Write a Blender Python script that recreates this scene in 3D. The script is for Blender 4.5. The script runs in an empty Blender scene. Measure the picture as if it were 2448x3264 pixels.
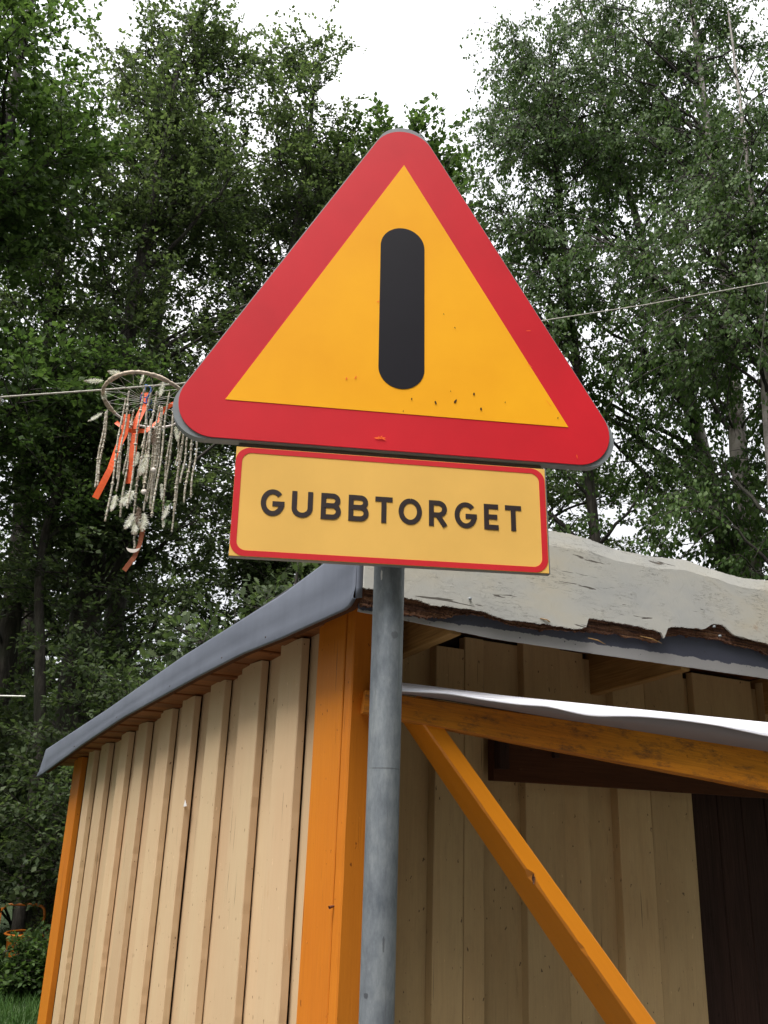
import bpy, bmesh, math, random
import numpy as np
from mathutils import Vector, Matrix, Quaternion
R_ = math.radians
rng = np.random.default_rng(7)
random.seed(7)
sc = bpy.context.scene
col = sc.collection

# ------------------------------------------------------------------ camera
cam_d = bpy.data.cameras.new("camera")
cam = bpy.data.objects.new("camera", cam_d); col.objects.link(cam); sc.camera = cam
PITCH, ROLL = R_(19.092), R_(2.0686)
Fv = Vector((0, math.cos(PITCH), math.sin(PITCH)))
U0 = Vector((0, -math.sin(PITCH), math.cos(PITCH))); R0 = Vector((1, 0, 0))
Rv = R0 * math.cos(ROLL) + U0 * math.sin(ROLL); Uv = U0 * math.cos(ROLL) - R0 * math.sin(ROLL)
m = Matrix((Rv, Uv, -Fv)).transposed().to_4x4(); m.translation = (0, 0, 1.6)
cam.matrix_world = m
cam_d.sensor_fit = 'VERTICAL'; cam_d.sensor_height = 24.0; cam_d.lens = 24.0 * 2822 / 3264
cam_d.clip_start = 0.02; cam_d.clip_end = 600

# ------------------------------------------------------------------ world: bright overcast sky
SUN_EL, SUN_AZ = R_(66), R_(219)          # azimuth clockwise from +Y: behind the camera on the left
w = bpy.data.worlds.new("World"); sc.world = w; w.use_nodes = True
nt = w.node_tree; nt.nodes.clear()
def N(t, k, **kw):
    n = t.nodes.new(k)
    for a, b in kw.items(): setattr(n, a, b)
    return n
out = N(nt, 'ShaderNodeOutputWorld')
sky = N(nt, 'ShaderNodeTexSky', sky_type='NISHITA', sun_disc=False, sun_elevation=SUN_EL, sun_rotation=SUN_AZ, air_density=1.0, dust_density=2.0)
b1 = N(nt, 'ShaderNodeBackground'); b1.inputs[1].default_value = 0.07
nt.links.new(sky.outputs[0], b1.inputs[0])
tc = N(nt, 'ShaderNodeTexCoord'); no = N(nt, 'ShaderNodeTexNoise'); no.inputs['Scale'].default_value = 2.2; no.inputs['Detail'].default_value = 5
nt.links.new(tc.outputs['Generated'], no.inputs['Vector'])
cr = N(nt, 'ShaderNodeValToRGB'); cr.color_ramp.elements[0].position = .3; cr.color_ramp.elements[1].position = .7
cr.color_ramp.elements[0].color = (.86, .88, .93, 1); cr.color_ramp.elements[1].color = (1, .985, 1, 1)
nt.links.new(no.outputs[0], cr.inputs[0])
# overcast sky luminance: zenith three times the horizon
sp_ = N(nt, 'ShaderNodeSeparateXYZ'); nt.links.new(tc.outputs['Generated'], sp_.inputs[0])
g1 = N(nt, 'ShaderNodeMath', operation='MAXIMUM'); nt.links.new(sp_.outputs[2], g1.inputs[0]); g1.inputs[1].default_value = 0
g2 = N(nt, 'ShaderNodeMath', operation='MULTIPLY_ADD'); nt.links.new(g1.outputs[0], g2.inputs[0]); g2.inputs[1].default_value = .78; g2.inputs[2].default_value = .36
b2 = N(nt, 'ShaderNodeBackground')
nt.links.new(cr.outputs[0], b2.inputs[0]); nt.links.new(g2.outputs[0], b2.inputs[1])
mx = N(nt, 'ShaderNodeMixShader'); mx.inputs[0].default_value = .88
nt.links.new(b1.outputs[0], mx.inputs[1]); nt.links.new(b2.outputs[0], mx.inputs[2]); nt.links.new(mx.outputs[0], out.inputs[0])

sun_d = bpy.data.lights.new("sun", 'SUN'); sun_d.energy = 2.95; sun_d.angle = R_(34); sun_d.color = (1, .965, .92)
sun = bpy.data.objects.new("sun", sun_d); col.objects.link(sun)
sdir = Vector((math.sin(SUN_AZ) * math.cos(SUN_EL), math.cos(SUN_AZ) * math.cos(SUN_EL), math.sin(SUN_EL)))
sun.rotation_euler = sdir.to_track_quat('Z', 'Y').to_euler(); sun.location = sdir * 40

sc.view_settings.view_transform = 'Standard'; sc.view_settings.look = 'None'
sc.view_settings.exposure = 1.2; sc.view_settings.gamma = 1.0; sc.view_settings.use_curve_mapping = False
sc.cycles.max_bounces = 7; sc.cycles.diffuse_bounces = 4; sc.cycles.transmission_bounces = 3; sc.cycles.transparent_max_bounces = 4

# ------------------------------------------------------------------ helpers
def srgb(r, g, b):
    f = lambda c: (c / 255 / 12.92) if c / 255 <= .04045 else ((c / 255 + .055) / 1.055) ** 2.4
    return (f(r), f(g), f(b), 1)
def tag(o, label=None, cat=None, group=None, kind=None):
    if label: o['label'] = label
    if cat: o['category'] = cat
    if group: o['group'] = group
    if kind: o['kind'] = kind
    return o
def empty(name, loc=(0, 0, 0), rz=0, parent=None):
    o = bpy.data.objects.new(name, None); col.objects.link(o); o.location = loc; o.rotation_euler = (0, 0, rz)
    o.empty_display_size = .1
    if parent: o.parent = parent
    return o
def link(name, me, mat=None, parent=None, smooth=False):
    o = bpy.data.objects.new(name, me); col.objects.link(o)
    if mat: me.materials.append(mat)
    if parent: o.parent = parent
    if smooth: me.polygons.foreach_set('use_smooth', [True] * len(me.polygons))
    return o
def pydata(name, v, f, mat=None, parent=None, smooth=False, uv=None):
    me = bpy.data.meshes.new(name); me.from_pydata([tuple(map(float, p)) for p in v], [], f); me.update()
    if uv is not None:
        l = me.uv_layers.new(name='UVMap')
        li = np.zeros(len(me.loops), dtype=np.int32); me.loops.foreach_get('vertex_index', li)
        l.data.foreach_set('uv', np.asarray(uv, float)[li].ravel())
    return link(name, me, mat, parent, smooth)
def box(name, lo, hi, mat, parent, bev=0.0):
    bm = bmesh.new(); bmesh.ops.create_cube(bm, size=1)
    lo = Vector(lo); hi = Vector(hi)
    for v in bm.verts: v.co = Vector(((lo[i] + hi[i]) / 2 + v.co[i] * (hi[i] - lo[i]) for i in range(3)))
    if bev: bmesh.ops.bevel(bm, geom=bm.edges[:], offset=bev, segments=1, affect='EDGES')
    me = bpy.data.meshes.new(name); bm.to_mesh(me); bm.free()
    return link(name, me, mat, parent)
def prism(name, outline, y0, y1, mat, parent, hole=None):
    """outline in x,z extruded from y0 (front) to y1"""
    n = len(outline)
    if hole is None:
        v = [(x, y0, z) for x, z in outline] + [(x, y1, z) for x, z in outline]
        f = [tuple(range(n)), tuple(range(2 * n - 1, n - 1, -1))] + [(i, i + n, (i + 1) % n + n, (i + 1) % n) for i in range(n)]
    else:
        v = [(x, y, z) for y in (y0, y1) for ring in (outline, hole) for x, z in ring]
        f = []
        for i in range(n):
            j = (i + 1) % n
            f += [(i, j, n + j, n + i), (2 * n + i, 3 * n + i, 3 * n + j, 2 * n + j), (i, 2 * n + i, 2 * n + j, j), (n + i, n + j, 3 * n + j, 3 * n + i)]
    o = pydata(name, v, f, mat, parent)
    bm = bmesh.new(); bm.from_mesh(o.data); bmesh.ops.recalc_face_normals(bm, faces=bm.faces); bm.to_mesh(o.data); bm.free()
    return o
PLK = 0
def plank(name, p0, p1, wdir, ndir, wd, th, mat, parent, seg=10, jit=.0012, ch=.003, w1=None, t1=None, smooth=False):
    """a timber from p0 to p1; wd along wdir (centred), th along ndir (from the face at p, going +ndir). UVs in metres."""
    global PLK; PLK += 1
    r = np.random.default_rng(1000 + PLK)
    p0, p1, wdir, ndir = map(lambda a: np.array(a, float), (p0, p1, wdir, ndir))
    w1 = wd if w1 is None else w1; t1 = th if t1 is None else t1
    L = np.linalg.norm(p1 - p0); v = []; uv = []; nseg = seg + 1
    off = r.random(2) * 9
    def sm(a):                                        # slow wander plus a little raggedness
        q = np.convolve(r.normal(0, 1, nseg + 12), np.ones(7) / 2.6, 'same')[6:6 + nseg]
        return a * (q * .8 + r.normal(0, .35, nseg))
    JW = np.stack([sm(jit) for _ in range(4)], 1); JN = sm(jit * .12)
    for k in range(nseg):
        t = k / seg; W = wd + (w1 - wd) * t; T = th + (t1 - th) * t; c = p0 + (p1 - p0) * t
        jw = JW[k]; jn = JN[k]
        h = W / 2
        sec = [(-h + ch + jw[0], 0), (h - ch + jw[1], 0), (h + jw[1], ch), (h + jw[1], T - ch), (h - ch, T), (-h + ch, T), (-h + jw[0], T - ch), (-h + jw[0], ch)]
        per = [0, W, W + ch, W + T, W + T + ch, 2 * W + T, 2 * W + T + ch, 2 * W + 2 * T]
        for (a, b), q in zip(sec, per):
            v.append(c + wdir * a + ndir * (b + jn)); uv.append((off[0] + q, off[1] + t * L))
    f = []
    for k in range(seg):
        for i in range(8):
            a = k * 8 + i; b = k * 8 + (i + 1) % 8
            f.append((a, b, b + 8, a + 8))
    f += [tuple(range(7, -1, -1)), tuple(range(seg * 8, seg * 8 + 8))]
    o = pydata(name, v, f, mat, parent, uv=uv)
    bm = bmesh.new(); bm.from_mesh(o.data); bmesh.ops.recalc_face_normals(bm, faces=bm.faces); bm.to_mesh(o.data); bm.free()
    return o
def tubes(paths, rads, sides):
    """paths (n,k,3) rads (n,k) -> verts, faces arrays"""
    paths = np.asarray(paths, float); rads = np.asarray(rads, float)
    n, k, _ = paths.shape
    tan = np.gradient(paths, axis=1); tan /= np.linalg.norm(tan, axis=2, keepdims=True) + 1e-9
    ref = np.where(np.abs(tan[..., 2:3]) > .9, np.array([1., 0, 0]), np.array([0, 0, 1.]))
    a = np.cross(tan, ref); a /= np.linalg.norm(a, axis=2, keepdims=True) + 1e-9
    b = np.cross(tan, a)
    ang = np.arange(sides) * 2 * np.pi / sides
    V = paths[:, :, None] + rads[:, :, None, None] * (a[:, :, None] * np.cos(ang)[:, None] + b[:, :, None] * np.sin(ang)[:, None])
    idx = np.arange(n * k * sides).reshape(n, k, sides)
    i0 = idx[:, :-1]; i1 = idx[:, 1:]
    F = np.stack([i0, np.roll(i0, -1, 2), np.roll(i1, -1, 2), i1], -1).reshape(-1, 4)
    return V.reshape(-1, 3), F
def quadmesh(name, V, F, mat, parent=None, smooth=False, attr=None):
    V = np.ascontiguousarray(V, dtype=np.float32); F = np.ascontiguousarray(F, dtype=np.int32)
    me = bpy.data.meshes.new(name)
    me.vertices.add(len(V)); me.vertices.foreach_set('co', V.ravel())
    me.loops.add(F.size); me.loops.foreach_set('vertex_index', F.ravel())
    me.polygons.add(len(F)); k = F.shape[1]
    me.polygons.foreach_set('loop_start', np.arange(0, F.size, k, dtype=np.int32))
    me.polygons.foreach_set('loop_total', np.full(len(F), k, dtype=np.int32))
    if attr is not None:
        a = me.attributes.new('leafvar', 'FLOAT', 'POINT'); a.data.foreach_set('value', np.ascontiguousarray(attr, dtype=np.float32))
    me.update(calc_edges=True)
    return link(name, me, mat, parent, smooth)
def tube(name, pts, r, mat, parent, sides=8, closed=False):
    pts = np.array(pts, float); r = np.full(len(pts), r) if np.isscalar(r) else np.array(r)
    V, F = tubes(pts[None], r[None], sides)
    o = quadmesh(name, V, F, mat, parent, True)
    return o

# ------------------------------------------------------------------ materials
def mat_new(name):
    m = bpy.data.materials.new(name); m.use_nodes = True; t = m.node_tree
    return m, t, t.nodes['Principled BSDF']
def noise(t, vec, scale, detail=4, rough=.55, dist=0):
    n = N(t, 'ShaderNodeTexNoise'); n.inputs['Scale'].default_value = scale; n.inputs['Detail'].default_value = detail
    n.inputs['Roughness'].default_value = rough; n.inputs['Distortion'].default_value = dist
    if vec: t.links.new(vec, n.inputs['Vector'])
    return n.outputs['Fac']
def mapping(t, vec, s=(1, 1, 1), loc=(0, 0, 0)):
    n = N(t, 'ShaderNodeMapping'); n.inputs['Scale'].default_value = s; n.inputs['Location'].default_value = loc
    t.links.new(vec, n.inputs['Vector']); return n.outputs[0]
def ramp(t, fac, stops):
    n = N(t, 'ShaderNodeValToRGB'); e = n.color_ramp.elements
    while len(e) < len(stops): e.new(.5)
    for x, (p, c) in zip(e, stops):
        x.position = p; x.color = c if len(c) == 4 else (*c, 1)
    t.links.new(fac, n.inputs[0]); return n.outputs[0]
def mixc(t, fac, a, b, mode='MIX'):
    n = N(t, 'ShaderNodeMix', data_type='RGBA', blend_type=mode)
    for s, v in ((n.inputs[0], fac), (n.inputs[6], a), (n.inputs[7], b)):
        if hasattr(v, 'links'): t.links.new(v, s)
        else: s.default_value = v
    return n.outputs[2]
def math_(t, op, a, b=0):
    n = N(t, 'ShaderNodeMath', operation=op)
    for s, v in ((n.inputs[0], a), (n.inputs[1], b)):
        if hasattr(v, 'links'): t.links.new(v, s)
        else: s.default_value = v
    return n.outputs[0]
def bump(t, h, bs, strength=.3, dist=.002):
    n = N(t, 'ShaderNodeBump'); n.inputs['Strength'].default_value = strength; n.inputs['Distance'].default_value = dist
    t.links.new(h, n.inputs['Height']); t.links.new(n.outputs[0], bs.inputs['Normal'])
G0 = (0, 0, 0, 1); G1 = (1, 1, 1, 1)
def wood(name, c, dark, rough=.6, crack=.5, spot=.5, tint=None, grain=.12, stain=None, spec=.35, bstr=.35, mould=0):
    """painted or bare timber, UVs in metres with V along the grain"""
    m, t, bs = mat_new(name)
    uv = N(t, 'ShaderNodeUVMap').outputs[0]
    rnd = N(t, 'ShaderNodeObjectInfo').outputs['Random']
    gr = noise(t, mapping(t, uv, (150, 5, 1)), 1, 5, .6)
    gr2 = noise(t, mapping(t, uv, (30, 1.2, 1)), 1, 3, .6, .6)
    big = noise(t, mapping(t, uv, (3, .9, 1)), 1, 4)
    fine = noise(t, mapping(t, uv, (260, 260, 1)), 1, 3)
    base = mixc(t, ramp(t, big, [(.35, G0), (.7, G1)]), c, tint or c)
    base = mixc(t, math_(t, 'MULTIPLY', ramp(t, gr, [(.35, G1), (.62, G0)]), grain), base, dark)
    base = mixc(t, math_(t, 'MULTIPLY', ramp(t, gr2, [(.30, G1), (.5, G0)]), grain * .8), base, dark)
    # long thin drying cracks
    ck = noise(t, mapping(t, uv, (120, 2.6, 1), (3, 7, 0)), 1, 3, .45, .3)
    ckm = noise(t, mapping(t, uv, (6, 1.4, 1), (9, 2, 0)), 1, 2)
    ckf = math_(t, 'MULTIPLY', ramp(t, ck, [(.29, G1), (.315, G0)]), ramp(t, ckm, [(.5, G0), (.58, G1)]))
    ckf = math_(t, 'MULTIPLY', ckf, crack)
    base = mixc(t, ckf, base, (dark[0] * .3, dark[1] * .3, dark[2] * .3, 1))
    # small dirt specks and flaked paint
    sp = noise(t, mapping(t, uv, (55, 30, 1), (1, 5, 0)), 1, 2, .5)
    spf = math_(t, 'MULTIPLY', ramp(t, sp, [(.705, G0), (.73, G1)]), spot)
    base = mixc(t, spf, base, dark)
    ch = noise(t, mapping(t, uv, (42, 20, 1), (7, 2, 0)), 1, 3, .6)
    base = mixc(t, math_(t, 'MULTIPLY', ramp(t, ch, [(.70, G0), (.72, G1)]), spot * .45), base, tuple(min(1, x * 1.5 + .04) for x in c[:3]) + (1,))
    if stain:
        st = noise(t, mapping(t, uv, (14, 2.5, 1), (4, 4, 0)), 1, 4, .6)
        base = mixc(t, ramp(t, st, [(.66, G0), (.8, (.6, .6, .6, 1))]), base, stain)
    if mould:
        mo = noise(t, mapping(t, uv, (22, 7, 1), (2, 8, 0)), 1, 8, .8)
        base = mixc(t, math_(t, 'MULTIPLY', ramp(t, mo, [(.50, G0), (.64, G1)]), mould), base, (.03, .024, .026, 1))
    hv = N(t, 'ShaderNodeHueSaturation'); t.links.new(base, hv.inputs['Color'])
    t.links.new(math_(t, 'ADD', math_(t, 'MULTIPLY', rnd, .16), .92), hv.inputs['Value'])
    t.links.new(hv.outputs[0], bs.inputs['Base Color'])
    bs.inputs['Roughness'].default_value = rough; bs.inputs['Specular IOR Level'].default_value = spec
    h = math_(t, 'ADD', math_(t, 'MULTIPLY', math_(t, 'SUBTRACT', gr, math_(t, 'MULTIPLY', ch, .8)), .5), math_(t, 'ADD', math_(t, 'MULTIPLY', fine, .25), math_(t, 'ADD', gr2, math_(t, 'MULTIPLY', ckf, -2))))
    bump(t, h, bs, bstr, .0025)
    return m
CREAM = wood('cream_painted_wood', srgb(196, 171, 136), srgb(112, 82, 56), crack=.8, spot=.9, tint=srgb(192, 161, 127), grain=.035, stain=srgb(170, 108, 45))
CREAM2 = wood('grubby_cream_wood', srgb(190, 165, 122), srgb(64, 46, 30), crack=.7, spot=.8, tint=srgb(176, 148, 106), grain=.08, stain=srgb(110, 76, 38), mould=.1)
ORANGE = wood('orange_painted_wood', srgb(198, 118, 26), srgb(104, 48, 14), crack=.9, spot=.8, tint=srgb(190, 108, 24), grain=.08, rough=.5, stain=srgb(160, 82, 18))
ORANGE_W = wood('weathered_orange_wood', srgb(212, 138, 36), srgb(84, 40, 14), crack=.5, spot=.5, tint=srgb(196, 112, 28), grain=.28, rough=.5, mould=.75)
ORANGE_S = wood('smooth_orange_paint', srgb(226, 140, 30), srgb(140, 70, 14), crack=.0, spot=.25, tint=srgb(220, 132, 26), grain=.05, rough=.3, spec=.6, bstr=.12)
SOFFIT = wood('stained_soffit_wood', srgb(150, 92, 46), srgb(50, 26, 12), crack=.7, spot=1, tint=srgb(112, 62, 28), grain=.4)
RAFTER = wood('bare_rafter_wood', srgb(176, 140, 84), srgb(84, 56, 28), crack=.7, spot=.5, tint=srgb(140, 106, 62), grain=.5)
BROWN = wood('dark_brown_wood', srgb(86, 54, 36), srgb(30, 18, 12), crack=.6, spot=.6, tint=srgb(70, 44, 30), grain=.3, spec=.1, rough=.8)
DOOR = wood('dark_door_wood', srgb(64, 46, 40), srgb(22, 16, 14), crack=.6, spot=.5, tint=srgb(54, 40, 36), grain=.5, spec=.12, rough=.8)

def plain(name, c, rough=.5, metal=0, spec=.5, var=.06, scale=8, b=0, bscale=200):
    m, t, bs = mat_new(name)
    oc = N(t, 'ShaderNodeTexCoord').outputs['Object']
    n = noise(t, oc, scale, 5)
    d = tuple(x * (1 - var * 2) for x in c[:3]) + (1,); l = tuple(min(1, x * (1 + var * 2)) for x in c[:3]) + (1,)
    t.links.new(ramp(t, n, [(.3, d), (.7, l)]), bs.inputs['Base Color'])
    bs.inputs['Roughness'].default_value = rough; bs.inputs['Metallic'].default_value = metal; bs.inputs['Specular IOR Level'].default_value = spec
    if b: bump(t, noise(t, oc, bscale, 3), bs, b, .001)
    return m
RED = plain('red_reflective_film', srgb(204, 30, 42), .48, spec=.3, var=.05, scale=4, b=.2, bscale=420)
YEL = plain('amber_reflective_film', (1.0, .43, .008, 1), .55, spec=.2, var=.05, scale=3.5, b=.15, bscale=420)
PALEY = plain('pale_yellow_film', srgb(230, 182, 94), .6, spec=.2, var=.03, scale=6, b=.04, bscale=500)
PBORD = plain('red_border_film', srgb(204, 40, 48), .55, spec=.25, var=.03)
BLACKF = plain('black_film', srgb(22, 20, 28), .55, spec=.2, var=.05)
LETTER = plain('brown_black_lettering', srgb(46, 36, 36), .5, spec=.35, var=.05)
SGREY = plain('grey_sign_edge', srgb(128, 134, 138), .5, spec=.5, var=.05, scale=20)
SRAIL = plain('dull_rail_metal', srgb(84, 76, 72), .55, spec=.4, var=.08)
SPECK = plain('dark_dirt', srgb(60, 34, 16), .7, spec=.2)
SCRATCH = plain('orange_scratch', srgb(250, 110, 40), .5, spec=.3)

def galv():
    m, t, bs = mat_new('galvanised_steel')
    oc = N(t, 'ShaderNodeTexCoord').outputs['Object']
    vo = N(t, 'ShaderNodeTexVoronoi'); vo.inputs['Scale'].default_value = 90; t.links.new(mapping(t, oc, (1, 1, .5)), vo.inputs['Vector'])
    n1 = noise(t, mapping(t, oc, (26, 26, 9)), 1, 8, .75)
    st = noise(t, mapping(t, oc, (140, 140, 3.5)), 1, 4, .6)
    c = ramp(t, n1, [(.34, srgb(94, 101, 110)), (.5, srgb(122, 129, 136)), (.66, srgb(150, 156, 160))])
    c = mixc(t, .10, c, ramp(t, vo.outputs['Color'], [(0, srgb(125, 130, 138)), (1, srgb(180, 184, 186))]))
    c = mixc(t, math_(t, 'MULTIPLY', ramp(t, st, [(.3, G1), (.42, G0)]), .35), c, srgb(84, 86, 88))
    sp = noise(t, mapping(t, oc, (38, 38, 22), (3, 1, 2)), 1, 3, .6)
    c = mixc(t, math_(t, 'MULTIPLY', ramp(t, sp, [(.72, G0), (.77, G1)]), .6), c, srgb(70, 72, 74))
    def mark(c, ctr, rad, colr, amt=.8):
        mp = mapping(t, oc, tuple(1 / q for q in rad), tuple(-p / q for p, q in zip(ctr, rad)))
        ln = N(t, 'ShaderNodeVectorMath', operation='LENGTH'); t.links.new(mp, ln.inputs[0])
        d = math_(t, 'ADD', ln.outputs[1], math_(t, 'MULTIPLY', noise(t, oc, 70, 3, .6), 1.4))
        return mixc(t, math_(t, 'MULTIPLY', ramp(t, math_(t, 'MULTIPLY', d, .5), [(.62, G1), (.70, G0)]), amt), c, colr)
    c = mark(c, (.006, -.03, 1.243), (.022, .03, .008), srgb(70, 70, 74))
    c = mark(c, (-.013, -.03, 1.255), (.008, .03, .014), srgb(78, 78, 82))
    c = mark(c, (-.019, -.02, 1.318), (.007, .02, .008), srgb(72, 74, 80))
    c = mark(c, (-.018, -.025, 2.046), (.0028, .02, .018), srgb(226, 226, 222), .9)
    c = mark(c, (.0, -.03, 1.686), (.05, .05, .0022), srgb(84, 86, 90), .6)
    c = mark(c, (.004, -.03, 2.155), (.03, .03, .035), srgb(78, 76, 72), .6)
    c = mark(c, (.012, -.03, 1.93), (.01, .03, .012), srgb(96, 98, 104), .6)
    c = mark(c, (.008, -.03, 1.40), (.003, .03, .02), srgb(80, 82, 88), .7)
    t.links.new(c, bs.inputs['Base Color']); bs.inputs['Metallic'].default_value = .35; bs.inputs['Roughness'].default_value = .48
    bump(t, n1, bs, .15, .001)
    return m
GALV = galv()
def slate():
    m, t, bs = mat_new('slate_grey_sheet_metal')
    oc = N(t, 'ShaderNodeTexCoord').outputs['Object']
    n1 = noise(t, mapping(t, oc, (3, 1.2, 6)), 1, 5, .6); n2 = noise(t, mapping(t, oc, (40, 18, 3)), 1, 4, .6)
    c = ramp(t, n1, [(.3, srgb(84, 89, 101)), (.7, srgb(103, 108, 120))])
    c = mixc(t, math_(t, 'MULTIPLY', ramp(t, n2, [(.35, G1), (.55, G0)]), .25), c, srgb(78, 82, 94))
    sp = noise(t, mapping(t, oc, (24, 16, 9), (5, 1, 2)), 1, 3, .5)
    c = mixc(t, math_(t, 'MULTIPLY', ramp(t, sp, [(.77, G0), (.8, G1)]), .5), c, srgb(150, 150, 130))
    t.links.new(c, bs.inputs['Base Color']); bs.inputs['Roughness'].default_value = .5; bs.inputs['Metallic'].default_value = .15
    bump(t, noise(t, mapping(t, oc, (2, 2.5, 3)), 1, 2), bs, .5, .01)
    return m
SLATE = slate()
def fascia_paint():
    m, t, bs = mat_new('cracked_grey_paint')
    oc = N(t, 'ShaderNodeTexCoord').outputs['Object']
    big = noise(t, mapping(t, oc, (2.2, 1, 5)), 1, 5)
    c = ramp(t, big, [(.3, srgb(186, 187, 185)), (.5, srgb(200, 198, 190)), (.72, srgb(208, 199, 178))])
    ck = noise(t, mapping(t, oc, (11, 1, 90), (2, 0, 1)), 1, 4, .6, .5)
    msk = noise(t, mapping(t, oc, (5, 1, 9), (7, 0, 3)), 1, 4)
    f = math_(t, 'MULTIPLY', ramp(t, ck, [(.475, G0), (.487, G1), (.499, G0)]), ramp(t, msk, [(.46, G0), (.56, G1)]))
    c = mixc(t, math_(t, 'MULTIPLY', f, .7), c, srgb(90, 84, 74))
    ck2 = noise(t, mapping(t, oc, (3.2, 1, 46), (1, 0, 6)), 1, 3, .5, .8)
    f2 = ramp(t, ck2, [(.30, G1), (.31, G0)])
    c = mixc(t, math_(t, 'MULTIPLY', f2, .8), c, srgb(62, 52, 42))
    wr = noise(t, mapping(t, oc, (26, 1, 14), (4, 0, 9)), 1, 5, .65, 1.2)
    c = mixc(t, math_(t, 'MULTIPLY', ramp(t, wr, [(.64, G0), (.7, G1)]), .3), c, srgb(150, 148, 140))
    sp = noise(t, mapping(t, oc, (40, 1, 34), (6, 0, 2)), 1, 3)
    c = mixc(t, ramp(t, sp, [(.77, G0), (.8, (.7, .7, .7, 1))]), c, srgb(232, 226, 212))
    ru = noise(t, mapping(t, oc, (7, 1, 10), (8, 0, 5)), 1, 4)
    c = mixc(t, ramp(t, ru, [(.68, G0), (.8, (.55, .55, .55, 1))]), c, srgb(190, 140, 84))
    t.links.new(c, bs.inputs['Base Color']); bs.inputs['Roughness'].default_value = .62; bs.inputs['Specular IOR Level'].default_value = .35
    h = math_(t, 'SUBTRACT', math_(t, 'MULTIPLY', wr, .7), math_(t, 'ADD', f, math_(t, 'MULTIPLY', f2, 2)))
    bump(t, h, bs, .5, .004)
    return m
FPAINT = fascia_paint()
def rotten():
    m, t, bs = mat_new('rotten_wood')
    oc = N(t, 'ShaderNodeTexCoord').outputs['Object']
    g = noise(t, mapping(t, oc, (5, 30, 150)), 1, 6, .7, .6)
    c = ramp(t, g, [(.3, srgb(34, 20, 14)), (.48, srgb(84, 50, 32)), (.6, srgb(120, 82, 54)), (.72, srgb(165, 130, 96))])
    t.links.new(c, bs.inputs['Base Color']); bs.inputs['Roughness'].default_value = .85; bump(t, g, bs, 1, .008)
    return m
ROT = rotten()
def strip_metal():
    """slate drip sheet whose lower part still carries grey paint with a ragged upper edge"""
    m, t, bs = mat_new('peeling_drip_metal')
    oc = N(t, 'ShaderNodeTexCoord').outputs['Object']
    sx = N(t, 'ShaderNodeSeparateXYZ'); t.links.new(oc, sx.inputs[0])
    n = noise(t, mapping(t, oc, (22, 1, 30)), 1, 5, .65); n2 = noise(t, mapping(t, oc, (1.6, 1, 1)), 1, 2)
    z = math_(t, 'ADD', sx.outputs[2], math_(t, 'MULTIPLY', n, -.030))
    z = math_(t, 'ADD', z, math_(t, 'MULTIPLY', n2, -.02))
    z = math_(t, 'SUBTRACT', z, math_(t, 'MULTIPLY', sx.outputs[0], .018))
    f = ramp(t, math_(t, 'MULTIPLY', math_(t, 'SUBTRACT', z, 2.194), 20), [(.26, G1), (.28, G0)])
    c = mixc(t, f, srgb(74, 76, 90), srgb(160, 158, 158))
    sp = noise(t, mapping(t, oc, (60, 1, 60)), 1, 3)
    c = mixc(t, ramp(t, sp, [(.68, G0), (.72, G1)]), c, srgb(70, 70, 78))
    t.links.new(c, bs.inputs['Base Color']); bs.inputs['Roughness'].default_value = .5
    bump(t, f, bs, .3, .002)
    return m
DRIP = strip_metal()
def flash_back():
    m, t, bs = mat_new('grey_flashing_with_overpaint')
    oc = N(t, 'ShaderNodeTexCoord').outputs['Object']
    sx = N(t, 'ShaderNodeSeparateXYZ'); t.links.new(oc, sx.inputs[0])
    n = noise(t, mapping(t, oc, (4, 1, 8)), 1, 5, .6)
    line = math_(t, 'ADD', sx.outputs[2], math_(t, 'MULTIPLY', sx.outputs[0], .09))
    zz = math_(t, 'ADD', line, math_(t, 'MULTIPLY', n, -.05))
    f = ramp(t, math_(t, 'MULTIPLY', math_(t, 'SUBTRACT', zz, 1.955), 20), [(.30, G1), (.34, G0)])
    c = mixc(t, f, srgb(134, 128, 132), srgb(168, 98, 34))
    t.links.new(c, bs.inputs['Base Color']); bs.inputs['Roughness'].default_value = .5
    return m
FLB = flash_back()
WHT0 = plain('white_scrap', srgb(225, 222, 220), .7)
def zinc():
    m, t, bs = mat_new('bright_zinc_flashing')
    oc = N(t, 'ShaderNodeTexCoord').outputs['Object']
    n = noise(t, mapping(t, oc, (1.2, 90, 240)), 1, 4, .6); n2 = noise(t, mapping(t, oc, (9, 20, 20)), 1, 5, .7)
    c = ramp(t, n, [(.32, srgb(186, 188, 200)), (.45, srgb(218, 218, 227)), (.6, srgb(236, 236, 242))])
    c = mixc(t, math_(t, 'MULTIPLY', ramp(t, n2, [(.56, G0), (.7, G1)]), .35), c, srgb(150, 140, 132))
    t.links.new(c, bs.inputs['Base Color']); bs.inputs['Roughness'].default_value = .42; bs.inputs['Metallic'].default_value = .2
    bump(t, n, bs, .3, .002); return m
FLW = zinc()
FELT = plain('roof_felt', srgb(70, 70, 74), .8, var=.1, scale=30, b=.4)
DARKIN = plain('dark_interior', srgb(48, 38, 30), .8, var=.1)
RUST = plain('rusty_screw', srgb(86, 44, 26), .6, var=.2, scale=80)

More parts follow.
